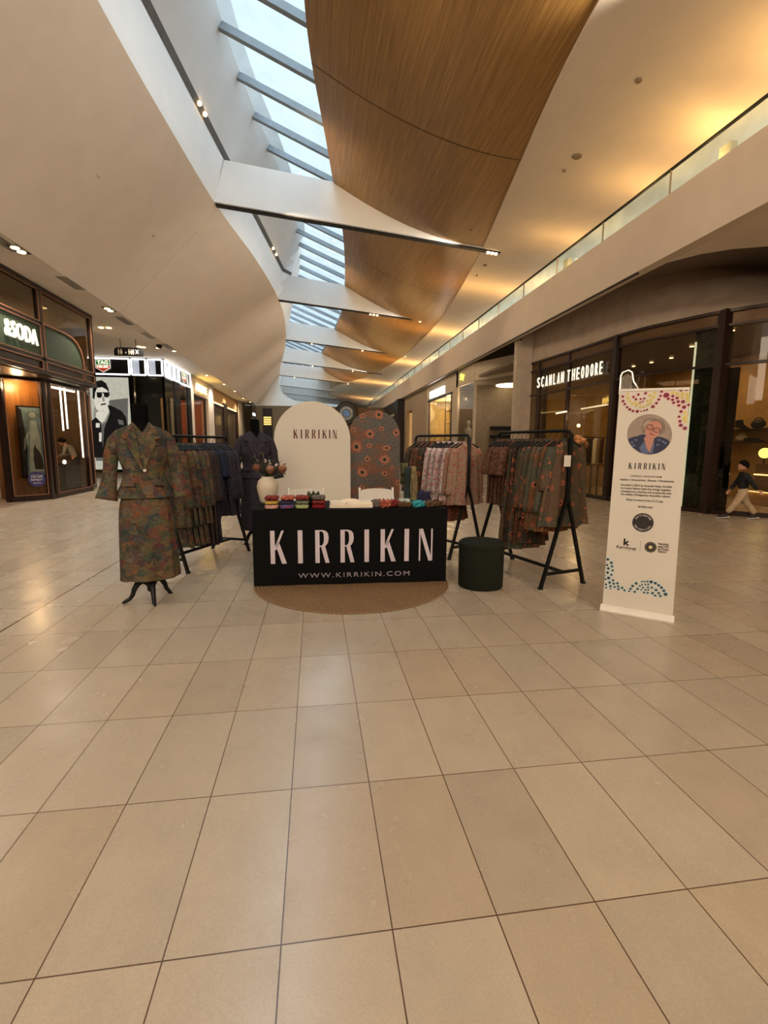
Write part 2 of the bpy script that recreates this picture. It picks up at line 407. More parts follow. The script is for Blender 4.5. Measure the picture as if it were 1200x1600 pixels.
def namemb(mb, P, x, y, h, depth=.002, t0=0., mi=0, wfac=1.):
    tot = 4.87
    for ch, gx in zip('KIRRIKIN', NAME_X):
        for g in glyph(ch):
            mb.prism([(x + (gx + a - tot / 2) * h * wfac, y + (b - .5) * h) for a, b in g], P, t0, t0 + depth, mi)
    return mb

# ================================================================== THE SETTING
def interp(tab, y):
    """smooth X(Y) through a table of (Y, X)"""
    if y <= tab[0][0]: return tab[0][1]
    if y >= tab[-1][0]: return tab[-1][1]
    for i in range(len(tab) - 1):
        if tab[i][0] <= y <= tab[i + 1][0]: break
    y0, x0 = tab[i]; y1, x1 = tab[i + 1]
    def sl(k):
        if k <= 0 or k >= len(tab) - 1:
            a, b = (tab[0], tab[1]) if k <= 0 else (tab[-2], tab[-1])
        else: a, b = tab[k - 1], tab[k + 1]
        return (b[1] - a[1]) / (b[0] - a[0])
    h = y1 - y0; t = (y - y0) / h; m0, m1 = sl(i) * h, sl(i + 1) * h
    return (2 * t ** 3 - 3 * t * t + 1) * x0 + (t ** 3 - 2 * t * t + t) * m0 + (-2 * t ** 3 + 3 * t * t) * x1 + (t ** 3 - t * t) * m1
WAVE = [(-8, -2.2), (0, -2.9), (5, -3.1), (8.4, -3.05), (11.8, -2.81), (14.5, -2.55), (18.2, -1.97), (21.7, -1.6), (25.2, -1.46), (30.2, -1.63),
        (34.2, -1.95), (39.4, -2.5), (42.7, -2.84), (48.7, -3.35), (56.8, -3.85), (66.3, -4.1), (72, -3.9), (78, -3.1), (83, -2.05), (86, -.5)]
SKYL = [(-8, -1.9), (6, -2.0), (11, -1.93), (13.7, -1.64), (16.4, -1.2), (20.3, -.74), (23, -.6), (26.2, -.72), (32.2, -1.42), (43, -2.4), (55, -3.3), (80, -3.3)]
WOODL = [(-8, -.3), (5, -.2), (8.9, -.08), (10.2, .03), (12.5, .35), (14.4, .6), (17.1, .99), (20.7, 1.3), (23.5, 1.44), (27.3, 1.52), (31, 1.33), (35, 1.1), (39.4, .62), (44, .6), (48, .9), (52, 1.5), (56, 1.8)]
WOODR = [(-8, 3.0), (0, 3.35), (4, 3.6), (6.7, 3.77), (8.2, 3.93), (10.3, 4.26), (12.2, 4.57), (14.6, 4.94), (17.4, 5.27), (19.7, 5.5), (21.9, 5.67), (26.1, 5.77),
         (30.9, 5.67), (35.7, 5.3), (41.8, 4.5), (46.5, 3.23), (51.2, 2.16), (57.2, 1.81), (63.3, 2.58), (71.3, 4.94), (75.3, 7.1)]
LEDGE_X, Z1, Z2 = -5.25, 4.95, 7.8
BEAMS = [14.43, 22.97, 31.3, 39.4, 46.94, 54.9, 62.9, 70.5]
def rplane(x): return 7.06 - .0928 * (x - 5.46)
def frange(a, b, st):
    n = max(1, int(round((b - a) / st))); return [a + (b - a) * i / n for i in range(n + 1)]

mb = MB(); mb.box((-16, -9, -.1), (18, 96, 0)); struct(mb.build('floor', M['floor']))

# left: low ceiling over the shopfronts, sloping fascia up to the wavy edge of the atrium
mb = MB(); mb.box((-14, -9, Z1), (LEDGE_X, 46.1, Z1 + .25)); struct(mb.build('ceiling_low_left', M['soffit']))
mb = MB(); rows = []
for y in frange(-9, 46, .5):
    xw = interp(WAVE, y); rows.append([V((LEDGE_X + (xw - LEDGE_X) * t, y, Z1 + (Z2 - Z1) * t)) for t in (0, .25, .5, .75, 1)])
# the fascia turns inwards at the far end of the concourse
far_in = [V((interp(WAVE, y), y, Z2)) for y in frange(46, 86, 2)] + [V((x, 86 - .3 * x, Z2 - .03 * x)) for x in (1, 3, 5, 7, 9)]
far_out = [V((LEDGE_X + 12 * (i / (len(far_in) - 1)), 46 + .3 * min(i, 4), Z1)) for i in range(len(far_in))]
mb.grid(rows)
fm = MB(); frows = [[V((LEDGE_X + (interp(WAVE, 46) - LEDGE_X) * t, 46, Z1 + (Z2 - Z1) * t)) for t in (0, .25, .5, .75, 1)]]
for a, b in zip(far_out, far_in): frows.append([a.lerp(b, t) for t in (0, .25, .5, .75, 1)])
fm.grid(frows); struct(fm.build('wall_far_fascia', M['fascia'], smooth=True))
for yj in (14.63, 21.6, 31.3, 6.2):
    xw = interp(WAVE, yj); d = V((xw - LEDGE_X, 0, Z2 - Z1)); n = V((Z2 - Z1, 0, -(xw - LEDGE_X))).normalized() * .003
    a = V((LEDGE_X, yj, Z1)) + n
    mb.add([a, a + V((0, .012, 0)), a + d + V((0, .012, 0)), a + d], [(0, 1, 2, 3)], 1)
struct(mb.build('wall_left', [M['fascia'], mat('fascia_joint', (138, 122, 104), .8)], smooth=False))
# white upper wall between wavy edge and roof glazing
mb = MB(); rows = []
def slot_x(y):
    if y < 23: return -2.82 + (y - 9.79) * .1185
    return interp(WAVE, y) * .4 + interp(SKYL, y) * .6 + .3 * max(0, 1 - (y - 23) / 4) * -.0
def upper_x(y, z):
    a, b, c = interp(WAVE, y), slot_x(y), interp(SKYL, y)
    b = max(min(b, c - .15), a + .1) if y > 20 else b
    return a + (b - a) * (z - 7.8) / 1.1 if z < 8.9 else b + (c - b) * (z - 8.9) / 1.1
for y in frange(-9, 86, .5): rows.append([V((upper_x(y, z), y, z)) for z in (7.8, 8.35, 8.9, 9.45, 10.0, 10.45)])
mb.grid(rows); struct(mb.build('wall_upper_left', M['white'], smooth=False))
# recessed lighting slot in the upper wall
mb = MB(); rows = []
for y in frange(-4, 23, .5): rows.append([V((upper_x(y, z) + .012, y, z)) for z in (8.87, 9.0)])
mb.grid(rows)
slot = mb.build('trim_1', M['darkslot']); struct(slot)

# roof glazing with its rafters
win = thing('window_1', 'long sloping roof glazing with grey steel rafters over the concourse', None, (0, 0, 10)); struct(win)
rf0 = None
for i, y in enumerate(frange(-7.4, 78.5, 1.36)):
    xs = interp(SKYL, y); xe = interp(WOODL, min(y, 50)) + 1.1
    if y > 50: xe = xs + 3.6
    part('rafter', MB().bar((xs - .3, y, 10.2), (xe, y, 10.2 - .40 * (xe - xs + .3)), .12, .15), M['rafter'], win)
mb = MB(); rows = []
for y in frange(-9, 86, 1):
    xs = interp(SKYL, y) - .15; xe = interp(WOODL, min(y, 50)) + 1.15 if y <= 50 else xs + 3.8
    rows.append([V((xs, y, 10.22)), V((xe, y, 10.22 - .40 * (xe - xs)))])
mb.grid(rows); part('pane', mb, M['skyglass'], win)
# closed roof to the right of the glazing
mb = MB(); rows = []
for y in frange(-9, 86, 2):
    xs = interp(SKYL, y) - .15; xe = interp(WOODL, min(y, 50)) + 1.15 if y <= 50 else xs + 3.8
    rows.append([V((xe, y, 10.22 - .40 * (xe - xs))), V((xe + .3, y, 10.12 - .40 * (xe - xs))), V((14, y, 8.0))])
mb.grid(rows); struct(mb.build('ceiling_roof', M['white']))

# timber ceiling sweeping down from the glazing
def wood_z(xl, xr, x):
    t = (x - xl) / (xr - xl); t = max(0, min(1, t)); zr = rplane(xr) + .03
    return zr + (8.52 - zr) * (1 - t) ** 1.8
mb = MB(); rows = []; ys = frange(-8, 55, .45); NX = 22
for y in ys:
    xl, xr = interp(WOODL, y), interp(WOODR, y); xr = max(xr, xl + .05)
    rows.append([V((xl + (xr - xl) * k / NX, y, wood_z(xl, xr, xl + (xr - xl) * k / NX))) for k in range(NX + 1)])
mb.grid(rows)
wc = mb.build('ceiling_timber', M['woodceil'], smooth=True); struct(wc)
at = wc.data.attributes.new('piece', 'FLOAT', 'POINT')
for i, vv in enumerate(wc.data.vertices):
    y = vv.co.y; k = 0.
    for b in [6.1] + BEAMS:
        if b - 4.26 < y <= b: k = 1.
    at.data[i].value = k
mb = MB()
for b in [BEAMS[0], BEAMS[1], BEAMS[2], BEAMS[3]]:
    y = b - 4.26; xl, xr = interp(WOODL, y), interp(WOODR, y)
    rows = [[V((x, y + q, wood_z(xl, xr, x) - .006)) for x in frange(xl, xr, .2)] for q in (0, .018)]
    mb.grid(rows)
struct(mb.build('trim_2', mat('timber_joint', (60, 38, 20), .8)))
# edge board of the timber ceiling along the glazing
mb = MB(); rows = []
for y in frange(-8, 55, .5):
    xl = interp(WOODL, y); rows.append([V((xl, y, 8.52)), V((xl - .01, y, 8.66)), V((xl + .10, y, 8.66))])
mb.grid(rows); struct(mb.build('trim_3', M['bronze']))

# right-hand plaster ceiling, falling gently to the right
mb = MB(); rows = []
for y in frange(-9, 75.3, .6):
    xr = min(interp(WOODR, y), 7.1); rows.append([V((xr, y, rplane(xr) + .04)), V((xr, y, rplane(xr)))] + [V((xr + (7.15 - xr) * k / 4, y, rplane(xr + (7.15 - xr) * k / 4))) for k in range(1, 5)] + [V((7.15, y, 7.25))])
mb.grid(rows); struct(mb.build('ceiling_right', M['ceilR']))
mb = MB(); mb.box((7.15, -9, 7.25), (13, 90, 7.4)); struct(mb.build('ceiling_upper_right', M['white']))
mb = MB(); mb.box((12.8, -9, 5.3), (13, 90, 7.3)); struct(mb.build('wall_upper_right', M['white']))
# white fascia of the upper level
mb = MB(); mb.box((6.55, -9, 4.95), (6.78, 84, 6.05)); struct(mb.build('wall_right_fascia', M['fascia']))
mb = MB(); mb.box((6.56, 9.55, 4.925), (6.62, 80, 4.95)); struct(mb.build('trim_4', M['bronze']))
mb = MB(); mb.box((6.78, -9, 5.75), (13, 84, 5.85)); struct(mb.build('floor_upper_right', M['soffit']))
# soffit with its curved edge and the recess behind it
edge = [(6.785, 9.75), (6.787, 9.4), (6.8, 8.98), (7.11, 8.5), (7.5, 8.2), (8.0, 8.0), (9.0, 7.8), (11, 7.55), (14, 7.4)]
mb = MB(); n = len(edge)
vs = [(x, y, 4.95) for x, y in edge] + [(14, -9, 4.95), (6.785, -9, 4.95)]
k = len(vs); vs2 = [(x, y, 5.06) for x, y, z in vs]
mb.add(vs + vs2, [tuple(range(k)), tuple(reversed(range(k, 2 * k)))] + [(i, (i + 1) % k, k + (i + 1) % k, k + i) for i in range(k)])
struct(mb.build('ceiling_soffit_right', M['soffit']))
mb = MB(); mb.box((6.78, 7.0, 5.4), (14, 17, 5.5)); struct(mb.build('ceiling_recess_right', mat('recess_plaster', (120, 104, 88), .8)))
WC = [(7.3, 16.3), (7.45, 14.4), (7.55, 13.0), (7.6, 11.9), (7.72, 10.8), (8.0, 10.0), (8.3, 9.3), (8.75, 8.68), (9.4, 8.25), (10.4, 7.9), (12, 7.5)]
WT = [(7.3, 16.3), (7.45, 14.6), (7.6, 13.2), (7.75, 12.2), (7.93, 11.4), (8.12, 10.95), (8.4, 10.55), (8.75, 10.3), (9.2, 10.16), (10.3, 10.18), (12, 10.5)]
def spline(P, n=6):
    out = []
    for i in range(len(P) - 1):
        p0, p1, p2, p3 = (P[max(0, min(len(P) - 1, i + k))] for k in (-1, 0, 1, 2))
        for j in range(n):
            t = j / n
            out.append(tuple(.5 * ((2 * p1[c]) + (-p0[c] + p2[c]) * t + (2 * p0[c] - 5 * p1[c] + 4 * p2[c] - p3[c]) * t * t + (-p0[c] + 3 * p1[c] - 3 * p2[c] + p3[c]) * t ** 3) for c in range(2)))
    return out + [P[-1]]
WCs, WTs = spline(WC), spline(WT)
mb = MB(); mb.grid([[V((a[0] + (b[0] - a[0]) * t, a[1] + (b[1] - a[1]) * t, 4.2 + 1.2 * t)) for a, b in zip(WCs, WTs)] for t in (0, .3, .6, 1)])
struct(mb.build('wall_right_bulkhead', M['greybulk'], smooth=True))

# white fins crossing the atrium, each with a dark lighting track under it
fin_names = ['white fin crossing the atrium nearest the camera, widest in the photo', 'second white fin crossing the atrium, behind the nearest one',
             'third white fin crossing the atrium', 'fourth white fin crossing the atrium', 'fifth white fin, small, over the far concourse', 'sixth white fin, thin strip far down the concourse',
             'seventh fin, thin strip just above the tall arch board', 'farthest fin at the end of the atrium']
for bi, y in enumerate(BEAMS):
    xl, xr = interp(WOODL, min(y, 50)), interp(WOODR, y); xw = interp(WAVE, y)
    pts = [(xw - .02, 7.8)]
    xtip = max(xr, xl) + .5 if y < 50 else min(xr, 5) + .2
    pts += [(xtip, 7.8 - .0928 * (xtip - xw))]
    if y < 50:
        for k in range(12, -1, -1):
            x = xl + (xr - xl) * k / 12; pts.append((x, max(wood_z(xl, xr, x) + .01, 7.8 - .0928 * (x - xw) + .01)))
        pts += [(xl - .12, 8.55), (upper_x(y, 8.85), 8.85)]
    else: pts += [(xtip, 8.5), (upper_x(y, 8.85), 8.85)]
    root = thing('ceiling_fin', fin_names[bi], 'ceiling fin', (xw, y, 7.8), 0, 'white fins crossing the atrium')
    P = plane((0, y + .15, 0), (1, 0, 0), (0, 0, 1))    # normal faces -Y
    part('fin_panel', MB().prism(pts, P, 0, .3), M['white'], root)
    d = -.0928
    a, b = V((xw, y, 7.79)), V((xtip + .05, y, 7.79 + d * (xtip - xw)))
    part('lighting_track', MB().bar(a, b, .16, .06), M['black'], root)
    lights = {0: (.955, .97, .985), 1: (.53, .55, .57, .83), 2: (.2, .6, .95), 3: (.3, .7), 4: (.2, .93)}.get(bi, ())
    for f in lights:
        p = a.lerp(b, f) + V((0, -.03, -.045))
        part('spotlight', MB().lathe([(.0, -.03), (.045, -.03), (.05, 0), (.04, .03), (0, .03)], 12, 0, Matrix.Translation(p)), M['warmled'], root)

# balustrade of the upper level
bal = thing('glass_balustrade', 'green-tinted glass balustrade with thin dark rail along the upper level on the right', 'balustrade', (6.6, 8, 6.05))
ys = [y for y in frange(-8.2, 60, 2.1)]
for a, b in zip(ys[:-1], ys[1:]): part('glass_pane', MB().box((6.62, a + .012, 6.05), (6.635, b - .012, 6.51)), M['balglass'], bal)
for a in ys[1:-1]: part('joint_strip', MB().box((6.615, a - .012, 6.05), (6.64, a + .012, 6.51)), M['greybulk'], bal)
part('handrail', MB().box((6.6, -8.2, 6.51), (6.655, 60, 6.54)), M['black'], bal)
for px, py in ((1136, 234), (886, 410)):
    p = atx(px, py, 6.9); o = MB().box((6.86, p.y - .12, 5.85), (6.98, p.y + .12, p.z + .08)).build('junction_box', M['white'])
    tag(o, 'small white box behind the balustrade glass, ' + ('nearer and larger one' if px > 1000 else 'farther one'), 'box')
# warm cove lights behind the fascia, washing the right-hand ceiling
for y0, y1, pw in ((5.6, 7.2, 46), (7.6, 8.6, 40), (9.3, 10.8, 26), (11.8, 14, 30), (14.6, 20, 90), (20, 28, 190), (28, 38, 260), (38, 51, 340), (51, 68, 420), (-6, 4, 60)):
    lamp('AREA', (6.92, (y0 + y1) / 2, 6.1), pw * .42, (1, .56, .18), .12, (6.80, (y0 + y1) / 2, 7.0), y1 - y0, name='cove_strip')
    lamp('AREA', (10.2, (y0 + y1) / 2, 6.3), pw * (.8 if y1 < 14 else 1.0), (.84, .94, .94), 1.5, (10.2, (y0 + y1) / 2, 7.2), y1 - y0, name='upper_level_fill')  # cool fill, added out of view to brighten the ceiling behind the glass

# ends of the concourse
mb = MB(); mb.box((-14, 46.2, 0), (14, 46.5, 4.93)); struct(mb.build('wall_far', M['brownwall']))
mb = MB(); mb.box((-16, -9.2, 0), (18, -9, 11)); struct(mb.build('wall_rear', M['cream']))
mb = MB(); mb.box((-14.2, -9, 0), (-14, 60, 5.2)); struct(mb.build('wall_left_outer', M['cream']))
mb = MB(); mb.box((14, -9, 0), (14.2, 60, 6)); struct(mb.build('wall_right_outer', M['cream']))
mb = MB(); mb.box((-16, 88, 4), (18, 88.3, 11)); struct(mb.build('wall_far_upper', M['white']))
# round lit opening high on the far wall
root = thing('round_portal', 'round opening with black rings and blue-white glow behind the arch boards', 'round window', aty(541, 646, 46.195))
P = plane(aty(541, 646, 46.195), (1, 0, 0), (0, 0, 1)); px = 1 / 16.4
for r0, r1, mm in ((15.5, 17.5, 'black'), (13.5, 15.5, 'brownwall'), (12, 13.5, 'black'), (9.5, 12, 'rafter'), (7, 9.5, 'white'), (5.5, 7, 'rafter')):
    part('ring', MB().prism(circ(0, 0, r1 * px, 40) + [(r0 * px * math.cos(2 * PI * k / 40), r0 * px * math.sin(2 * PI * k / 40)) for k in range(0, -41, -1)] + [(r1 * px, 0)], P, 0, .3), M[mm], root)
part('glowing_disc', MB().prism(circ(0, 0, 5.5 * px, 40), P, 0, .05), emat('bluish_glow', (110, 132, 160), .25), root)

# ------------------------------------------------------------------ ceiling fixtures
def downlight(px, py, label, two=True, s=.11):
    p = atz(px, py, Z1 - .004)
    root = thing('downlight', label, 'ceiling light', p, 0, 'recessed downlights along the left-hand ceiling')
    mbx = MB(); mbx.box((p.x - .10, p.y - (.22 if two else .11), p.z - .012), (p.x + .10, p.y + (.22 if two else .11), p.z)); part('housing', mbx, M['black'], root)
    for k in ((-.1, .1) if two else (0,)):
        part('lens', MB().lathe([(0, -.02), (.07, -.02), (.07, 0), (0, 0)], 14, 0, Matrix.Translation((p.x, p.y + k, p.z - .008))), M['warmled'], root)
    return p
DL = [(28.5, 389, 'at the left edge of the photo above the green sign'), (170, 483, 'above the right end of the green-signed shopfront'), (247, 543, 'in the ceiling over the hanging wayfinding sign'),
      (272, 548, 'just right of the wayfinding sign ceiling'), (323, 586, 'over the pale portal shop'), (350, 600, 'past the pale portal shop'), (367, 611, 'over the curtain-clad wall'),
      (380, 622, 'near the far dark shop'), (391, 628, 'last before the far dark shop'), (398, 633.5, 'farthest in the row')]
for px, py, s in DL: downlight(px, py, 'recessed black twin downlight ' + s, px < 200)
for px, py, s in ((158, 511.5, 'left of the small pair'), (170, 512, 'right of the small pair'), (217, 541.5, 'left lamp right of the wayfinding sign'), (224, 542.5, 'right lamp right of the wayfinding sign')):
    p = atz(px, py, Z1 - .004); o = MB().lathe([(0, -.02), (.07, -.02), (.07, 0), (0, 0)], 14, 0, Matrix.Translation(p)).build('downlight', M['warmled'])
    tag(o, 'small round downlight set back in the ceiling, ' + s, 'ceiling light')
for px, py, s in ((4, 377, 'at the left edge of the photo'), (111, 442, 'above the green-signed shopfront, second from the left'), (195, 501, 'third from the left'), (232, 524, 'over the black kiosk shop'), (262, 541, 'farthest from the camera')):
    p = atz(px, py, Z1 - .003)
    root = thing('ceiling_vent', 'slatted linear air vent in the left ceiling, ' + s, 'air vent', p, 0, 'air vents along the left-hand ceiling')
    part('vent_frame', MB().box((p.x - .14, p.y - .5, p.z - .01), (p.x + .14, p.y + .5, p.z)), M['soffit'], root)
    mb = MB()
    for k in range(5): mb.box((p.x - .1 + k * .045, p.y - .45, p.z - .018), (p.x - .085 + k * .045, p.y + .45, p.z - .008))
    part('slats', mb, M['black'], root)
for px, py, r, pl_, s in ((902, 244, .09, 'r', 'larger round detector'), (882, 266, .035, 'r', 'small sprinkler below the larger detector'), (998, 125, .05, 'r', 'sprinkler high on the right ceiling'),
                       (736, 359, .03, 'r', 'sprinkler left of the fin tip'), (758, 414, .06, 'r', 'detector below the nearest fin tip'), (745, 430, .035, 'r', 'sprinkler below the nearest fin tip')):
    q = atpl(px, py, (5.46, 0, 7.06), (.0928, 0, 1)); o = MB().lathe([(0, -.03), (r * .8, -.03), (r, -.012), (r, 0), (0, 0)], 16, 0, Matrix.Translation(q)).build('ceiling_detector', M['brownwall'])
    tag(o, s + ' on the plaster ceiling', 'ceiling detector')
for px, py in ((150, 271), (237, 365), (301, 427), (346, 460)):
    # on the sloping left fascia
    p0 = V((LEDGE_X, 0, Z1)); d = V((2.6, 0, Z2 - Z1)); nn = V((Z2 - Z1, 0, -2.6)).normalized()
    q = atpl(px, py, p0, nn); q = q + nn * .06
    o = MB().ball(q, .035, 8).build('sprinkler_head', M['beigewall'])
    tag(o, {150: 'sprinkler head on the left sloping fascia, nearest the camera', 237: 'second sprinkler head along the left fascia', 301: 'third sprinkler head along the left fascia', 346: 'farthest sprinkler head on the left fascia'}[px], 'sprinkler')
# lamps in the upper slot, aimed at the timber
for i, (pts) in enumerate((((296, 154), (302, 169)), ((429, 397), (432, 404)))):
    for j, (px, py) in enumerate(pts):
        yy = 12.3 + .35 * j if i == 0 else 20.2 + .6 * j
        q = V((upper_x(yy, 8.93) + .05, yy, 8.93))
        o = MB().ball(q, .05, 10).build('slot_spotlight', M['warmled'])
        tag(o, ('near' if i == 0 else 'far') + ' pair of slot spotlights on the white upper wall, ' + ('upper' if j == 0 else 'lower') + ' one', 'spotlight')
for b in [6.1] + BEAMS[:4]:
    lamp('SPOT', (upper_x(b - 2, 8.93) + .12, b - 2.0, 8.93), 520, (1, .74, .44), .05, (interp(WOODL, b - 1.6) + 1.1, b - 1.5, 8.1), spot=R(60), blend=1, name='slot_spot_lamp')

# ================================================================== LEFT SHOPS
GREENM = NT('green_textured_sign_panel')
_n = GREENM.noise(GREENM.map(GREENM.co(), (1, 30, 4)), 3, 5, .7)
GREENM.col(GREENM.ramp(_n.outputs[0], [(.3, (26, 36, 24)), (.55, (52, 68, 46)), (.75, (84, 98, 70))])); GREENM.b.inputs['Roughness'].default_value = .6
GREENM = GREENM.m
M['woodwarm'] = brush_wood('warm_timber_lining', (150, 96, 44), .4)
XS = -6.2
def yz(px, py, X=XS): q = atx(px, py, X); return (-q.y, q.z)      # in-plane coordinates for a wall facing +X: right = -Y
PL = plane((XS, 0, 0), (0, -1, 0), (0, 0, 1))                     # normal: (-1)x... points to -X
PLX = lambda X: (V((X, 0, 0)), V((0, 1, 0)), V((0, 0, 1)), V((1, 0, 0)))
shop = thing('shopfront', 'dark bronze and glass shopfront with green sign band and lit white lettering at the left', 'shopfront', (XS, 12.5, 0))
P = PLX(XS)
fr = MB()
for y in (9.6, 12.42, 15.0): fr.box((XS - .06, y - .06, 3.05), (XS + .04, y + .06, 4.93))
fr.box((XS - .06, 6.8, 4.84), (XS + .05, 15.06, 4.94)); fr.box((XS - .06, 6.8, 2.98), (XS + .05, 15.06, 3.05))
fr.box((XS - .06, 6.8, 3.29), (XS + .04, 15.06, 3.35)); fr.box((XS - .07, 6.8, 3.05), (XS, 15.06, 3.30))
fr.box((XS - .06, 6.8, 4.08), (XS + .04, 12.42, 4.13))
fr.box((XS - .06, 6.8, 0), (XS + .04, 6.95, 4.93))
part('frame', fr, M['bronze'], shop)
tr = MB()
for y0, y1, z0, z1 in ((9.68, 12.34, 4.15, 4.83), (12.5, 14.93, 3.37, 4.83), (9.68, 12.34, 3.37, 4.06), (9.68, 12.34, 3.08, 3.27), (12.5, 14.3, 3.08, 3.27), (14.42, 14.93, 3.08, 3.27)):
    for a, b in (((y0, z0), (y1, z0)), ((y1, z0), (y1, z1)), ((y1, z1), (y0, z1)), ((y0, z1), (y0, z0))):
        tr.bar((XS + .045, a[0], a[1]), (XS + .045, b[0], b[1]), .018, .018, up=(1, 0, 0))
part('copper_trim', tr, M['copper'], shop)
g2 = [(12.48, 3.36), (14.4, 3.36), (14.38, 3.62), (14.27, 3.85), (14.1, 4.0), (13.85, 4.09), (13.5, 4.13), (12.48, 4.13)]
sg = MB(); sg.prism([(9.66, 3.36), (12.36, 3.36), (12.36, 4.07), (9.66, 4.07)], P, -.03, .01); sg.prism(g2, P, -.03, .01)
part('sign_panel', sg, GREENM, shop)
cv = MB()
for a, b in zip(g2[1:-1], g2[2:]): cv.bar((XS + .02, a[0], a[1]), (XS + .02, b[0], b[1]), .05, .05, up=(1, 0, 0))
part('curved_trim', cv, M['copper'], shop)
lt = MB(); textmb(lt, '&SODA', P, 11.62, 3.74, 1.16, .34, .04, t0=.02, spacing=1.15)
part('lit_lettering', lt, M['lettering'], shop)
part('upper_glass', MB().box((XS - .02, 6.9, 4.13), (XS - .01, 12.4, 4.85)).box((XS - .02, 12.5, 3.36), (XS - .01, 15, 4.85)), M['shopglass'], shop)
# recessed lower bays
A0, A1, B0, B1, C1 = V((-7.22, 12.5, 0)), V((-6.62, 13.1, 0)), V((-6.62, 13.32, 0)), V((-6.64, 15.32, 0)), V((-7.05, 16.5, 0))
lf = MB()
Z3 = V((0, 0, 3.02))
for p in (A0, A1, B0, B1, C1): lf.bar(p, p + Z3, .12)
for a, b in ((A0, A1), (B0, B1), (B1, C1), (A1, B0)):
    for z0, h in ((.06, .12), (2.95, .12)): lf.bar(a + V((0, 0, z0)), b + V((0, 0, z0)), .10, h)
part('lower_frame', lf, M['bronze'], shop)
lc = MB(); gl = MB()
for a, b in ((A0, A1), (B0, B1), (B1, C1)):
    d = (b - a).normalized(); nn = V((d.y, -d.x, 0)); a2, b2 = a + d * .07 + nn * .06, b - d * .07 + nn * .06
    c4 = [a2 + V((0, 0, .14)), b2 + V((0, 0, .14)), b2 + V((0, 0, 2.87)), a2 + V((0, 0, 2.87))]
    for i in range(4): lc.bar(c4[i], c4[(i + 1) % 4], .018, .018, up=tuple(nn))
    gl.bar(a + V((0, 0, 1.5)), b + V((0, 0, 1.5)), .01, 2.8)
part('copper_edging', lc, M['copper'], shop); part('lower_glass', gl, M['shopglass'], shop)
mb = MB(); mb.box((-7.5, 8, 2.96), (XS - .06, 15, 3.03)); part('entry_soffit', mb, M['bronze'], shop)
# shop room behind
mb = MB(); mb.box((-10.6, 8, 0), (-10.5, 17, 4.9)); struct(mb.build('wall_shop_left', M['dkshop']))
mb = MB(); mb.box((-10.5, 16.6, 0), (-7.05, 16.7, 4.9)); struct(mb.build('wall_shop_left_side', M['brownshop']))
o = MB().lathe([(.42, 0.02), (.42, 2.9), (.40, 2.94), (.3, 2.96)], 40, 0, Matrix.Translation((-7.55, 13.55, 0))).build('timber_column', M['woodwarm'], smooth=True)
tag(o, 'round glossy timber column behind the glass left of the white light tubes', 'column')
# framed picture hanging in the bay
bay = plane(A0 + V((0, 0, 0)), A1 - A0, (0, 0, 1)); L = (A1 - A0).length
pic = thing('framed_poster', 'tall blue-grey fashion picture in a dark frame in the narrow timber bay', 'picture', A0 + (A1 - A0) * .66)
P = (A0 + V((-.14, .14, 0)), bay[1], bay[2], bay[3])
part('picture_frame', MB().prism([(.34, .55), (.86, .55), (.86, 2.3), (.34, 2.3)], P, -.04, .0), M['bronze'], pic)
pm = [mat('picture_blue', (140, 170, 186), .4, var=.2, scale=5), mat('picture_pale', (214, 230, 236), .4, var=.1), mat('picture_dark', (40, 44, 50), .4, var=.2)]
q = MB(); q.flat([(.38, .6), (.83, .6), (.83, 2.26), (.38, 2.26)], P, .004, 0)
q.flat([(.50, .7), (.80, .7), (.78, 1.5), (.72, 1.95), (.60, 1.95), (.56, 1.4)], P, .006, 1)
q.flat(circ(.66, 2.08, .07, 12), P, .006, 1); q.flat([(.56, 1.7), (.44, 1.5), (.42, 1.2), (.5, 1.35)], P, .007, 1)
q.flat([(.62, .75), (.80, .75), (.79, 1.05), (.74, 1.2), (.68, 1.28), (.66, 1.38), (.62, 1.25), (.60, 1.0)], P, .008, 2); q.flat([(.38, .6), (.46, .6), (.5, 1.3), (.44, 2.2), (.38, 2.26)], P, .007, 2)
part('picture', q, pm, pic)
# timber backing of that bay
o = MB().bar(A0 + V((-.25, .3, 1.5)), A1 + V((-.25, .3, 1.5)), .05, 2.9).build('timber_panel', M['woodwarm']); tag(o, 'warm orange timber panel behind the framed blue picture', 'panel')
st = thing('round_sticker', 'round purple-blue notice sticker with white writing on the glass', 'sticker', A0 + (A1 - A0) * .7 + V((.05, -.05, .5)))
P = (A0 + V((.05, -.05, 0)), bay[1], bay[2], bay[3])
part('disc', MB().prism(circ(.55, .52, .185, 32), P, 0, .004), mat('purple_sticker', (50, 44, 96), .4), st)
q = MB(); textmb(q, 'Club Soda', P, .55, .60, .24, .075, .002, t0=.005, shear=.4); textmb(q, 'REMEDY', P, .55, .51, .25, .05, .002, t0=.005); textmb(q, 'HEALTH', P, .55, .43, .16, .03, .002, t0=.005)
part('sticker_writing', q, M['plastic'], st)
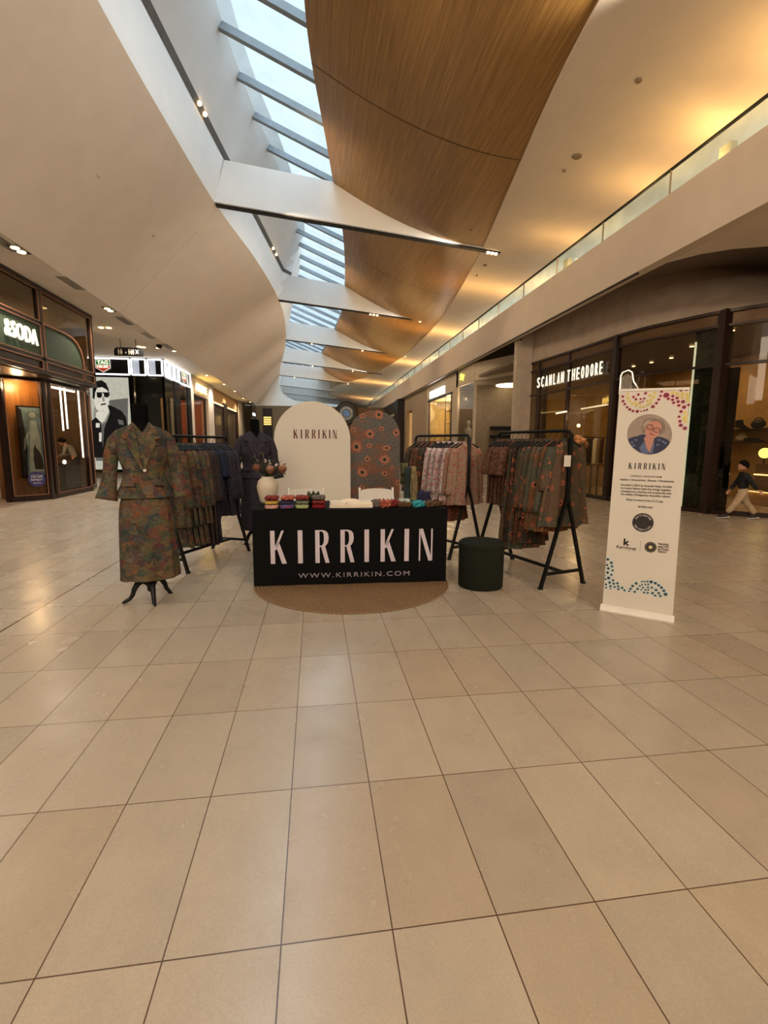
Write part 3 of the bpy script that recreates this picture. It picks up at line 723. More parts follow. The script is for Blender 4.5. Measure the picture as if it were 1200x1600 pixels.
# light tubes in the bay
for px_, y0, y1, s in ((96, 600, 673, 'left'), (103, 600, 670, 'middle'), (124, 600, 715, 'right')):
    a = aty(px_ - 3, y0, 15.0 if px_ < 110 else 15.1); b = V((a.x, a.y, aty(px_ + 3, y1, a.y).z))
    o = MB().tube([a, b], .022, 10).build('light_tube', M['led']); tag(o, 'vertical white light tube in the shop window, ' + s + ' one of three', 'light tube')
o = MB().bar(V((-6.75, 13.4, 2.84)), V((-6.7, 14.9, 2.84)), .05, .05).build('light_strip', M['led']); tag(o, 'horizontal white light strip along the head of the shop window', 'light strip')
lamp('POINT', (-7.4, 14.6, 2.4), 60, (1, .75, .5), .2, name='shop_window_lamp'); lamp('POINT', (-6.98, 12.80, 2.75), 40, (1, .72, .42), .08, name='bay_lamp')
lamp('AREA', (-8.8, 11.5, 4.7), 60, (1, .62, .4), 2, (-8.8, 11.5, 0), 3, name='shop_ceiling_lamp')
# display counter with small white lamps seen low in the window
ct = thing('display_counter', 'dark glass display counter with small lit items low in the shop window', 'counter', (-7.55, 15.3, 0))
part('body', MB().box((-8.1, 14.9, .02), (-7.1, 15.8, .78)), M['blackgloss'], ct); part('top', MB().box((-8.14, 14.86, .78), (-7.06, 15.84, .81)), M['shopglass'], ct)
for k, (x, y, z, r) in enumerate(((-7.4, 14.95, .93, .05), (-7.75, 15.1, .88, .06), (-7.2, 15.1, .9, .05), (-7.95, 15.2, .9, .05))):
    o = MB().lathe([(.02, 0), (r, .02), (r * .8, .09), (.015, .11)], 14, 0, Matrix.Translation((x, y, .812))).build('display_lamp', M['led'])
    tag(o, ('largest', 'middle', 'right-hand', 'left-hand')[k] + ' small glowing display lamp on the dark counter', 'lamp', 'small lamps on the display counter')

# kiosk with light boxes
KX, KY = -6.25, 21.85
kz0, kz1 = 4.2, 4.94
ks = thing('kiosk_shop', 'black corner shop with white-lit frame boxes and a shield logo sign', 'shopfront', (KX, KY, 0))
PF = (V((0, KY, 0)), V((1, 0, 0)), V((0, 0, 1)), V((0, -1, 0))); PS = PLX(KX)
part('body', MB().box((-10.4, KY + .05, 4.16), (KX - .05, 26.2, 4.95)).box((-7.68, KY + .02, 0), (-7.5, KY + .2, 4.2)).box((KX - .12, KY, 0), (KX, KY + .12, 4.2)).box((KX - .1, 23.3, 0), (KX, 24.2, 4.2))
     .box((KX - .1, 25.6, 0), (KX, 26.2, 4.2)).box((-10.4, KY + 3.5, 0), (KX - .6, KY + 3.6, 4.2)).box((KX - .1, KY, 0), (KX, 26.2, .12)), M['blackgloss'], ks)
part('glass', MB().box((-7.5, KY + .08, .1), (KX - .12, KY + .09, 4.16)).box((KX - .05, KY + .1, .12), (KX - .04, 25.6, 4.16)), M['shopglass'], ks)
tb = MB()
def rectubes(P, x0, x1, z0, z1, w_=.035, d=.02):
    for a, b in (((x0, z0), (x1, z0)), ((x1, z0), (x1, z1)), ((x1, z1), (x0, z1)), ((x0, z1), (x0, z0))):
        tb.bar(P[0] + P[1] * a[0] + P[2] * a[1] + P[3] * d, P[0] + P[1] * b[0] + P[2] * b[1] + P[3] * d, w_ * 2, .05, up=tuple(P[3]))
for x0, x1 in ((-9.6, -7.62), (-7.52, -6.98), (-6.88, -6.32)): rectubes(PF, x0, x1, kz0 + .04, kz1 - .06, .028)
for y0, y1 in ((21.95, 22.55), (22.62, 23.25), (23.32, 24.0), (24.08, 26.1)): rectubes(PS, y0, y1, kz0 + .04, kz1 - .06, .024)
part('light_box_frame', tb, M['lightbox'], ks)
PGM = emat('pale_grey_backlight', (170, 176, 190), .5)
for x0 in (-7.46, -6.82): part('pale_panel', MB().prism([(x0, 4.3), (x0 + .22, 4.3), (x0 + .22, 4.84), (x0, 4.84)], PF, -.04, .0), PGM, ks)
for y0, y1 in ((22.0, 22.5), (22.68, 23.2), (23.38, 23.95)): part('pale_panel', MB().prism([(y0, 4.3), (y1, 4.3), (y1, 4.84), (y0, 4.84)], PS, -.04, .0), PGM, ks)
def shield(P, x, z, w_, h, root):
    a = MB(); hw = w_ / 2; sh = lambda k: [(x - hw * k, z + h * .5 * k), (x - hw * k, z - h * .18 * k), (x, z - h * .5 * k), (x + hw * k, z - h * .18 * k), (x + hw * k, z + h * .5 * k)]
    a.prism(sh(1), P, .01, .03, 0); a.prism([(x - hw * .9, z + h * .44), (x - hw * .9, z + h * .08), (x + hw * .9, z + h * .08), (x + hw * .9, z + h * .44)], P, .03, .035, 1)
    a.prism([(x - hw * .9, z + h * .02), (x - hw * .9, z - h * .16), (x, z - h * .44), (x + hw * .9, z - h * .16), (x + hw * .9, z + h * .02)], P, .03, .035, 2)
    textmb(a, 'TAG', P, x, z + h * .26, w_ * .7, h * .26, .004, 0, t0=.036, bold=.03); textmb(a, 'HEUER', P, x, z - h * .08, w_ * .76, h * .16, .004, 0, t0=.036, bold=.03)
    part('shield_logo', a, [emat('logo_white', (236, 230, 216), .45), emat('logo_green', (50, 130, 60), .35), emat('logo_red', (200, 60, 44), .35)], root)
shield(PF, -8.63, 4.57, .58, .52, ks); shield(PS, 24.9, 4.57, .7, .52, ks)
# black and white portrait poster
po = thing('portrait_poster', 'large black-and-white poster of a man in sunglasses and racing jacket in the black kiosk window', 'poster', (-8.3, KY, 0))
pg = [mat('poster_' + n_, c, .45, var=.08, emit=c, es=.55) for n_, c in (('sky', (176, 178, 166)), ('black', (18, 18, 18)), ('grey', (92, 92, 88)), ('pale', (206, 204, 194)), ('mid', (136, 134, 126)))]
q = MB(); P = PF
q.prism([(-9.5, .3), (-7.7, .3), (-7.7, 4.12), (-9.5, 4.12)], P, -.03, .004, 0)
def fp(pts, t, m_):   # outline in photograph pixels on the poster's own plane
    o = []
    for a, b in pts: r_ = aty(a, b, KY); o.append((r_.x, r_.z))
    q.flat(o, P, t, m_)
fp([(150, 628), (200, 622), (200, 720), (150, 720)], .006, 2)
fp([(150, 672), (158, 664), (168, 658), (174, 646), (172, 632), (166, 622), (152, 622), (147, 640), (145, 672)], .008, 4)      # neck and jaw shadow
fp([(147, 606), (151, 598), (160, 597), (167, 603), (170, 612), (171, 625), (169.5, 634), (165, 641), (157, 643), (151, 640), (147, 628)], .010, 3)   # face
fp([(145, 622), (145, 604), (150, 596), (159, 594), (166, 599), (170, 608), (170, 614), (167, 609), (160, 605), (152, 606), (149, 613), (148, 624)], .012, 1)   # hair
fp([(151, 613), (159, 613), (160, 619), (157, 622), (152, 621)], .014, 1); fp([(162, 614), (171, 613), (171.5, 618), (168, 621.5), (163, 620)], .014, 1); fp([(151, 613), (171, 613), (171, 614.4), (151, 614.4)], .014, 1)
fp([(158, 631), (166, 630), (166, 632), (158, 633.5)], .014, 1)
fp([(160, 620), (163, 620), (164, 627), (160, 627.5)], .013, 4)
fp([(150, 645), (168, 633), (172, 640), (163, 658), (150, 664)], .011, 3)       # white polo neck
fp([(168, 633), (174, 634), (190, 642), (197, 652), (200, 668), (200, 715), (160, 715), (163, 670), (172, 645)], .012, 1)
fp([(150, 652), (158, 660), (162, 715), (145, 715), (140, 660)], .0125, 1)
fp([(137, 656), (144, 656), (144, 662), (137, 662)], .014, 3); fp([(150, 661), (156, 661), (156, 668), (150, 668)], .014, 3)
fp([(184, 655), (192, 657), (194, 664), (186, 663)], .014, 2); fp([(155, 676), (159, 676), (159, 690), (155, 690)], .014, 3)
part('print', q, pg, po)
lamp('POINT', (-7.2, KY + 1.6, 3.6), 40, NEUT, .1, name='kiosk_lamp')
o = thing('display_cabinet', 'pale lit display cabinet inside the black kiosk shop', 'cabinet', (-6.9, KY + 2.4, 0))
part('cabinet_body', MB().box((-7.3, KY + 2.2, .02), (-6.6, KY + 2.9, .9)), M['cream'], o); part('glass_case', MB().box((-7.3, KY + 2.2, .9), (-6.6, KY + 2.9, 1.5)), M['shopglass'], o)
for x0, x1, m_ in ((-7.45, -7.15, 'tan'), (-7.0, -6.8, 'cream')):
    o = MB().box((x0, KY + 3.35, .02), (x1, KY + 3.45, 3.6)).build('room_divider', M[m_]); tag(o, 'tall ' + ('tan' if m_ == 'tan' else 'cream lit') + ' panel inside the black kiosk shop', 'panel')

# hanging wayfinding sign
hs = thing('hanging_sign', 'black pill-shaped wayfinding sign with white facility symbols hanging from two rods', 'sign', (-6.3, 18.1, 4.4))
P = (V((0, 18.1, 0)), V((1, 0, 0)), V((0, 0, 1)), V((0, -1, 0)))
a, b = aty(178, 548, 18.1), aty(223, 548, 18.1); xa, xb = a.x, b.x; zt, zb = aty(200, 543, 18.1).z, aty(200, 556, 18.1).z
r_ = (zt - zb) * .45; out = [(xa + r_ - r_ * math.cos(k * PI / 10), zt - r_ + r_ * math.sin(k * PI / 10)) for k in range(6)] + [(xb - r_ + r_ * math.sin(k * PI / 10), zt - r_ + r_ * math.cos(k * PI / 10)) for k in range(6)] + [(xb, zb), (xa, zb)]
part('panel', MB().prism(out, P, -.06, .0), M['black'], hs)
for x in (aty(187, 529, 18.1).x, aty(211, 530, 18.1).x): part('rod', MB().tube([(x, 18.13, zt - .02), (x, 18.13, 4.95)], .012, 8), M['black'], hs)
q = MB(); h = zt - zb; zc = (zt + zb) / 2
def pict(x, s=1., skirt=False):
    q.flat(circ(x, zc + h * .26, h * .07 * s, 10), P, .004); q.flat([(x - h * .1, zc + h * .15), (x + h * .1, zc + h * .15), (x + (h * .14 if skirt else h * .06), zc - h * .12), (x + h * .05, zc - h * .34), (x - h * .05, zc - h * .34), (x - (h * .14 if skirt else h * .06), zc - h * .12)], P, .004)
W_ = xb - xa
for f, sk in ((.16, False), (.25, True), (.52, False), (.60, True), (.67, False)): pict(xa + W_ * f, 1, sk)
q.flat([(xa + W_ * .38, zc - h * .2), (xa + W_ * .44, zc - h * .2), (xa + W_ * .41, zc + h * .05)], P, .004)
for s_ in (-1, 1): q.flat([(xa + W_ * .80 - h * .2, zc - s_ * h * .2), (xa + W_ * .80 - h * .14, zc - s_ * h * .26), (xa + W_ * .80 + h * .2, zc + s_ * h * .2), (xa + W_ * .80 + h * .14, zc + s_ * h * .26)], P, .005)
part('pictograms', q, mat('sign_white', (224, 220, 208), .5), hs)
o = MB().lathe([(0, -.13), (.07, -.11), (.1, -.05), (.11, 0), (0, 0)], 16, 0, Matrix.Translation((-5.55, 19.0, 4.95))).build('security_camera', M['black'], smooth=True)
tag(o, 'dark dome security camera on the ceiling right of the hanging sign', 'security camera')

# pale portal shop and the walls beyond it
pf = thing('portal_shopfront', 'pale stone portal shopfront with lit letters above an orange-lit glass door', 'shopfront', (KX, 29, 0))
part('surround', MB().box((KX - .3, 26.25, 0), (KX, 26.75, 4.94)).box((KX - .3, 30.2, 0), (KX, 31.8, 4.94)).box((KX - .3, 26.75, 4.02), (KX, 30.2, 4.94)), M['fascia'], pf)
q = MB(); textmb(q, 'AFFLENCE', PLX(KX), 28.45, 4.42, 2.5, .36, .05, t0=.01, bold=.01); part('lit_lettering', q, emat('warm_letters', (255, 236, 170), 2.2), pf)
part('door_frame', MB().box((KX - .25, 26.75, 3.96), (KX - .15, 30.2, 4.04)).box((KX - .25, 30.1, 0), (KX - .15, 30.2, 4)), M['bronze'], pf)
part('door_glass', MB().box((KX - .22, 26.75, .02), (KX - .21, 30.15, 3.96)), M['shopglass'], pf)
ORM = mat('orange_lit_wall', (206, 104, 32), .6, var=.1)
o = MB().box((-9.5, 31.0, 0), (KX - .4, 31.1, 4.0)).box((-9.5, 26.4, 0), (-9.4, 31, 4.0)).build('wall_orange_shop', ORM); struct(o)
lamp('POINT', (-7.6, 28.5, 3.4), 60, (1, .55, .2), .2, name='orange_shop_lamp')
dw = thing('dark_shopfront', 'dark framed double window under a glowing strip, beyond the pale portal shop', 'shopfront', (KX, 37, 0))
part('upper_wall', MB().box((KX - .3, 31.8, 3.98), (KX - .1, 45.4, 4.94)).box((KX - .3, 41.2, 0), (KX - .1, 45.4, 3.98)), M['tan'], dw)
part('glow_strip', MB().box((KX - .1, 31.9, 3.98), (KX - .02, 40.8, 4.04)), emat('warm_strip', (255, 220, 140), 2.5), dw)
part('frame', MB().box((KX - .2, 31.8, 0), (KX - .05, 32.3, 3.97)).box((KX - .2, 35.2, 0), (KX + .0, 36.6, 4.2)).box((KX - .2, 40.6, 0), (KX - .05, 41.2, 3.97)).box((KX - .2, 31.8, 3.85), (KX - .05, 41, 3.97)), M['bronze'], dw)
part('panes', MB().box((KX - .18, 32.2, 0), (KX - .12, 41, 3.9)), mat('brown_reflective_glass', (100, 82, 62), .15, var=.15), dw)
cu = MB(); cu.grid([[V((KX - .02 + .03 * math.sin(y * 26), y, z)) for y in frange(41.4, 46.2, .05)] for z in (0.02, 4.9)])
o = cu.build('curtain_wall', M['beigewall']); tag(o, 'pale ribbed curtain-like wall panel near the far end on the left', 'wall panel')
ds = thing('far_shopfront', 'small dark shop with a white lit sign at the far left end', 'shopfront', (-5.3, 44.6, 0))
part('front', MB().box((-5.45, 43.4, 0), (-5.35, 46.15, 4.9)), M['blackgloss'], ds)
q = MB(); q.box((-5.35, 43.9, 3.9), (-5.3, 45.2, 4.12)); part('lit_sign', q, M['lightbox'], ds)
sl = MB(); a = aty(412, 650, 46.1); b = aty(424, 664, 46.1)
for k in range(5): sl.box((a.x, 46.02, b.z + (a.z - b.z) * k / 5), (b.x, 46.1, b.z + (a.z - b.z) * (k + .55) / 5))
ls = thing('slatted_light', 'stack of amber lit slats on a dark panel right of the far dark shop', 'light panel', (b.x, 46.1, 0))
part('slats', sl, emat('amber_slats', (255, 210, 120), .9), ls); part('backing', MB().box((a.x - .05, 46.11, 0), (b.x + .1, 46.19, b.z + 1.5)), M['dkshop'], ls)

# ================================================================== RIGHT SHOPS
RX = 6.9
PR = (V((RX, 0, 0)), V((0, 1, 0)), V((0, 0, 1)), V((-1, 0, 0)))
mb = MB(); mb.box((RX, 29.6, 0), (RX + .2, 34.2, 4.94)).box((RX, 34.2, 3.9), (RX + .2, 36.2, 4.94)).box((RX, 36.2, 0), (RX + .2, 37.2, 4.94)); struct(mb.build('wall_right_pale', M['beigewall']))
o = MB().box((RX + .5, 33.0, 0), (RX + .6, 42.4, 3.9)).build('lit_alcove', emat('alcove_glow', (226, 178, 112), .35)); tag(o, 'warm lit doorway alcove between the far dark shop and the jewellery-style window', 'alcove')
df = thing('dark_far_shop', 'dark shopfront with small pale lettering behind the patterned arch board', 'shopfront', (RX - .3, 40, 0))
part('front', MB().box((RX - .3, 38.3, 0), (RX, 46, 4.9)), mat('charcoal_front', (38, 32, 28), .5), df)
part('blade', MB().box((RX - .55, 37.2, 0), (RX, 38.3, 4.93)), mat('black_red_blade', (26, 10, 8), .4, var=.4), df)
q = MB()
for k, w_ in enumerate((2.4, 2.0, 1.6)): textmb(q, ('MEN WOMEN', 'KIDS', 'HOME')[k], (V((RX - .3, 0, 0)), V((0, -1, 0)), V((0, 0, 1)), V((-1, 0, 0))), -41.6, 3.9 - k * .32, w_, .2, .02, t0=.004)
part('lettering', q, M['cream'], df)
mk = thing('display_window_shop', 'brightly lit shop window with glass shelves and white glowing sign letters on the right', 'shopfront', (RX, 26.5, 0))
part('surround', MB().box((RX - .02, 23.3, 4.12), (RX + .2, 29.6, 4.94)).box((RX - .02, 23.3, 0), (RX + .2, 24.0, 4.12)).box((RX - .02, 28.9, 0), (RX + .2, 29.6, 4.12)), M['cream'], mk)
part('frame', MB().box((RX - .06, 23.95, 3.98), (RX + .02, 29.3, 4.1)).box((RX - .05, 24.0, 0), (RX + .02, 24.12, 4.0)).box((RX - .05, 28.85, 0), (RX + .02, 28.95, 4.0)), M['bronze'], mk)
part('window_glass', MB().box((RX + .01, 24.1, .1), (RX + .02, 28.9, 4.0)), M['shopglass'], mk)
q = MB(); textmb(q, 'MICHAEL KORS', (V((RX - .02, 0, 0)), V((0, -1, 0)), V((0, 0, 1)), V((-1, 0, 0))), -27.0, 4.36, 3.2, .36, .05, t0=.01, bold=.04); part('lit_lettering', q, M['lightbox'], mk)
mb = MB(); mb.box((RX + 1.6, 23.6, 0), (RX + 1.7, 30.4, 4.1)).box((RX + .2, 30.3, 0), (RX + 1.7, 30.4, 4.1)).box((RX + .2, 23.6, 0), (RX + 1.7, 23.7, 4.1)).box((RX + .2, 23.6, 4.05), (RX + 1.7, 30.4, 4.12)); struct(mb.build('wall_display_window', mat('warm_white_wall', (226, 206, 160), .6)))
for y in (24.9, 26.3):
    for z in (1.7, 2.6, 3.3):
        o = MB().box((RX + .5, y - .55, z), (RX + 1.5, y + .55, z + .03)).build('glass_shelf', M['brownwall']); tag(o, {1.7: 'lowest', 2.6: 'middle', 3.3: 'topmost'}[z] + ' glass shelf in the bright lit window, ' + ('right' if y < 25 else 'left') + ' bay', 'shelf', 'shelves in the brightly lit window')
for y in (24.2, 25.6, 27.0):
    o = MB().box((RX + .45, y - .02, .02), (RX + .5, y + .02, 4.05)).build('shelf_upright', M['brownwall']); tag(o, {24.2: 'right', 25.6: 'middle', 27.0: 'left'}[y] + ' upright post of the shelving in the bright lit window', 'post', 'uprights in the brightly lit window')
lamp('POINT', (RX + .8, 27.9, 3.5), 150, (1, .76, .42), .08, name='window_lamp'); lamp('POINT', (RX + .8, 25.3, 3.8), 130, (1, .8, .5), .08, name='window_lamp')
for y in (24.3, 24.9, 25.5, 28.6): 
    o = MB().ball((RX + .3, y, 3.88), .05, 8).build('window_spot', M['warmled']); tag(o, {24.3: 'rightmost', 24.9: 'second from right', 25.5: 'third from right', 28.6: 'leftmost'}[y] + ' small spotlight at the head of the bright window', 'spotlight', 'spotlights in the lit window')
# next shop: pale bulkhead with small yellow script sign
sk = thing('open_shopfront', 'open shop with pale bulkhead, small yellow script sign and round ceiling light', 'shopfront', (RX, 21, 0))
q1, q2 = V((RX, 20.5, 0)), atz(812, 583, 4.2); q2 = V((q2.x, q2.y, 0))
bkh = MB()
for a, b in ((V((RX, 23.2, 0)), q1), (q1, q2)):
    d = (b - a).normalized(); bkh.bar(a + V((0, 0, 4.56)), b + V((0, 0, 4.56)), .12, .74)
part('bulkhead', bkh, M['cream'], sk)
q = MB(); textmb(q, 'Shy', (V((RX - .07, 0, 0)), V((0, -1, 0)), V((0, 0, 1)), V((-1, 0, 0))), -22.2, 4.56, .7, .34, .02, t0=.005, shear=.25); part('script_sign', q, emat('yellow_letters', (250, 236, 90), 1.5), sk)
part('glass_panel', MB().box((RX - .01, 20.5, 0.02), (RX, 22.9, 4.16)), M['shopglass'], sk)
part('corner_post', MB().box((RX - .06, 20.42, 0), (RX + .04, 20.54, 4.2)).box((RX - .06, 22.9, 0), (RX + .04, 23.3, 4.94)), M['cream'], sk)
mb = MB(); mb.box((11.2, 17, 0), (11.3, 30, 4.3)).box((RX + .1, 23.2, 0), (11.3, 23.3, 4.3)).box((RX + .05, 17, 4.3), (11.3, 23.3, 4.4)); struct(mb.build('wall_open_shop', mat('taupe_wall', (128, 112, 90), .7)))
fx = thing('slatted_fixture', 'low unit of dark horizontal bands along the back of the open shop', 'display unit', (10, 22.5, 0))
for k in range(5): part('band', MB().box((8.6, 22.9, .5 + k * .42), (11.1, 23.1, .68 + k * .42)), M['black'], fx)
p = atz(800, 602, 4.28); o = MB().lathe([(0, -.05), (.75, -.05), (.75, 0), (0, 0)], 36, 0, Matrix.Translation((p.x, p.y, 4.3))).build('round_ceiling_light', emat('soft_round_light', (255, 232, 190), 1.8))
tag(o, 'large flat round ceiling light inside the open shop', 'ceiling light')
lamp('AREA', (9, 20, 4.1), 40, NEUT, 1.5, (9, 20, 0), name='open_shop_lamp')
mb = MB(); mb.box((RX - .08, 16.0, 0), (RX + .25, 16.25, 4.94)); struct(mb.build('trim_5', mat('pale_metal_post', (186, 170, 146), .45)))
mb = MB(); a, b = V((RX + .1, 16.05, 0)), V((7.32, 16.02, 0)); mb.bar(a + V((0, 0, 2.6)), V((7.34, 15.9, 2.6)), .12, 5.2); mb.box((7.3, 16.2, 0), (11.3, 16.5, 5.3))
struct(mb.build('wall_right_grey', M['greybulk']))

# white mannequin behind the glass of the open shop
mp = atx(733, 640, 7.35); wm = thing('shop_mannequin', 'slim pale mannequin in white top and dark trousers behind glass of the open shop', 'mannequin', (mp.x, mp.y, 0))
T_ = Matrix.Translation((mp.x, mp.y, 0))
part('plinth', MB().box((mp.x - .4, mp.y - .4, 0), (mp.x + .4, mp.y + .4, .75)), M['cream'], wm)
for s_ in (-1, 1):
    part('leg', MB().tube([(mp.x, mp.y + s_ * .1, .75), (mp.x, mp.y + s_ * .1, 1.2), (mp.x, mp.y + s_ * .09, 1.68)], [.05, .065, .09], 12), M['brownshop'], wm, True)
    part('arm', MB().tube([(mp.x, mp.y + s_ * .18, 2.2), (mp.x - .03, mp.y + s_ * .27, 1.95), (mp.x - .05, mp.y + s_ * .25, 1.62)], [.05, .042, .03], 10), M['plastic'], wm, True)
part('torso', MB().lathe([(0, 1.55), (.17, 1.58), (.18, 1.7), (.13, 1.9), (.17, 2.1), (.16, 2.2), (.06, 2.27), (.05, 2.34), (.08, 2.42), (.09, 2.5), (.05, 2.6), (0, 2.61)], 18, 0, T_), M['plastic'], wm, True)
lamp('POINT', (mp.x - .3, mp.y - .3, 3.6), 25, NEUT, .1, name='mannequin_lamp')

# curved clothing shopfront
def on_curve(px_, z):
    best = None
    for i in range(len(WCs) - 1):
        for t in range(12):
            x = WCs[i][0] + (WCs[i + 1][0] - WCs[i][0]) * t / 12; y = WCs[i][1] + (WCs[i + 1][1] - WCs[i][1]) * t / 12
            c = CM @ (V((x, y, z)) - O0); u = 600 + FPX * c.x / c.z
            if best is None or abs(u - px_) < best[0]: best = (abs(u - px_), x, y, i + t / 12)
    return V((best[1], best[2], 0)), best[3]
sc = thing('curved_shopfront', 'tall curved bronze-framed glass shopfront with lit white name letters at the right', 'shopfront', (8, 10.5, 0))
def ribbon(z0, z1, off=0., thick=.06, mb=None, i0=0, i1=None):
    mb = mb or MB(); pts = WCs[i0:i1] if i1 else WCs[i0:]
    L_ = []
    for i, p in enumerate(pts):
        a = pts[max(0, i - 1)]; b = pts[min(len(pts) - 1, i + 1)]; d = V((b[0] - a[0], b[1] - a[1], 0)).normalized(); n = V((d.y, -d.x, 0))
        if n.x > 0: n = -n
        L_.append((V((p[0], p[1], 0)), n))
    rows = []
    for q_, z in ((off, z0), (off + thick, z0), (off + thick, z1), (off, z1), (off, z0)): rows.append([p + n * q_ + V((0, 0, z)) for p, n in L_])
    return mb.grid(rows)
fr = MB()
for z0, z1 in ((4.14, 4.2), (3.86, 3.91), (3.08, 3.13), (0, .1)): ribbon(z0, z1, -.03, .09, fr)
part('frame_rails', fr, M['bronze'], sc)
part('upper_band', ribbon(3.91, 4.14, -.02, .02), mat('bronze_band', (86, 58, 24), .4, .3), sc)
for px_, w_ in ((842, .12), (888, .10), (961, .16), (1127, .2), (1180, .0), (1240, .15), (1330, .15)):
    if not w_: continue
    p, _t = on_curve(px_, 3.1); part('mullion', MB().box((p.x - w_ / 2, p.y - w_ / 2, 0), (p.x + w_ / 2, p.y + w_ / 2, 4.2)), M['bronze'], sc)
part('glass', ribbon(.1, 3.86, -.01, .012), M['shopglass'], sc)
# lettering follows the curve: every letter on its own tangent plane
for word, x0, x1, za, zb, h in (('SCANLAN', 842, 886, 0, 0, .33), ('THEODORE', 889, 947, 0, 0, .33)):
    q = MB(); n = len(word)
    for i, ch in enumerate(word):
        f = (i + .5) / n; p, _t = on_curve(x0 + (x1 - x0) * f, 3.45); p2, _t = on_curve(x0 + (x1 - x0) * f + 6, 3.45)
        d = (p2 - p); d.z = 0; d.normalize()
        pa, _t = on_curve(x0 + (x1 - x0) * (i + .12) / n, 3.45); pb, _t = on_curve(x0 + (x1 - x0) * (i + .84) / n, 3.45)
        Pq = (p + V((-.08, -.02, 0)), d, V((0, 0, 1)), V((-.97, -.2, 0)).normalized())
        textmb(q, ch, Pq, 0, 3.47, max(.10, (pb - pa).length * .76), h, .03)
    part('lit_lettering', q, M['lettering'], sc)
# the room behind the glass
mb = MB(); mb.box((11.9, 6, 0), (12, 17, 4.15)); struct(mb.build('wall_clothes_shop', M['tan']))
mb = MB(); mb.box((7.9, 15.8, 0), (12, 15.9, 4.15)); struct(mb.build('wall_clothes_shop_side', mat('olive_tan_wall', (150, 118, 66), .7)))
mb = MB(); v_ = [V((a[0] + .03, a[1] + .02, 3.93)) for a in WCs] + [V((12, 7.5, 3.93)), V((12, 16.3, 3.93))]
mb.add(v_, [tuple(range(len(v_)))]); struct(mb.build('ceiling_clothes_shop', mat('dark_brown_ceiling', (66, 48, 36), .7)))
lamp('AREA', (10.2, 12.6, 3.85), 50, (1, .74, .38), 2.0, (10.2, 12.6, 0), 3, name='shop_lamp')
lamp('AREA', (11.4, 8.2, 3.0), 40, (1, .55, .16), .1, (11.9, 8.2, 2.0), 2.6, name='shelf_wash_lamp')
lamp('AREA', (11.3, 9.0, 1.25), 20, (1, .55, .16), .1, (11.9, 9.0, 2.2), 3.6, name='shelf_wash_lamp')
# marble-clad green column behind the glass
GM = NT('green_marble'); _n = GM.noise(GM.co(), 5, 6, .7, 1.5); GM.col(GM.ramp(_n.outputs[0], [(.35, (16, 26, 18)), (.6, (36, 58, 40)), (.75, (70, 92, 70))])); GM.b.inputs['Roughness'].default_value = .2
gc = thing('green_column', 'tall green marble column with pale painted edge reflection inside the curved shop', 'column', (8.7, 9.9, 0))
pa, _t = on_curve(1063, 1.5); pb, _t = on_curve(1104, 1.5); d = (pb - pa).normalized(); inn = V((abs(d.y), abs(d.x) , 0)).normalized()
part('shaft', MB().box((0, 0, 0), (1, 1, 1)), GM.m, gc)
sh = gc.children[0]; sh.data.clear_geometry(); mbx = MB(); a, b = pa + inn * .25, pb + inn * .25
mbx.add([a, b, b + inn * .5, a + inn * .5] + [q + V((0, 0, 3.9)) for q in (a, b, b + inn * .5, a + inn * .5)], [(0, 1, 2, 3), (4, 5, 6, 7), (0, 1, 5, 4), (1, 2, 6, 5), (2, 3, 7, 6), (3, 0, 4, 7)])
inv = V(gc.location); sh.data.from_pydata([tuple(p - inv) for p in mbx.v], [], mbx.f); sh.data.update()
part('edge_reflection', MB().bar(a + V((0, -.02, .05)), a + V((0, -.02, 3.7)), .03), emat('pale_edge_reflection', (220, 226, 200), .8), gc)  # glowing bar standing in for light reflected on the column
dj = thing('door_leaf', 'dark bronze door leaf with pale vertical handle beside the green column', 'door', (8.75, 8.7, 0))
pa, _t = on_curve(1120, 1.5); pb, _t = on_curve(1143, 1.5); d = (pb - pa).normalized()
part('leaf', MB().bar(pa + V((.12, .1, 1.55)), pb + V((.12, .1, 1.55)), .06, 3.0), M['blackgloss'], dj)
part('handle', MB().tube([pa + V((.02, -.02, .9)), pa + V((.02, -.02, 2.3))], .015, 8), M['plastic'], dj)
# shoe shelves on the warm wall
def on_back(px_, py_, x=11.55): return atx(px_, py_, x)
for i, (py_, s) in enumerate(((671, 'upper'), (691, 'middle'))):
    a, b = on_back(1106, py_), on_back(1212, py_); z = (a.z + on_back(1190, py_).z) / 2
    o = MB().box((11.3, min(a.y, b.y) - .6, z - .03), (11.9, max(a.y, b.y) + .4, z)).build('display_shelf', M['bronze']); tag(o, s + ' wall shelf carrying shoes and bags in the curved shop', 'shelf')
cab = thing('drawer_cabinet', 'long low dark timber drawer cabinet with thin lit lines under the shoe shelves', 'cabinet', (11.4, 8.8, 0))
zt = on_back(1180, 724).z
part('carcass', MB().box((11.15, 7.3, .35), (11.88, 10.8, zt)), M['brownshop'], cab)
part('plinth', MB().box((10.75, 7.3, 0.0), (11.88, 10.8, .33)), M['tan'], cab)
part('lit_line', MB().box((11.1, 7.3, .72), (11.15, 10.8, .75)).box((10.7, 7.3, .33), (10.75, 10.8, .345)), emat('warm_line', (255, 214, 150), 2.0), cab)
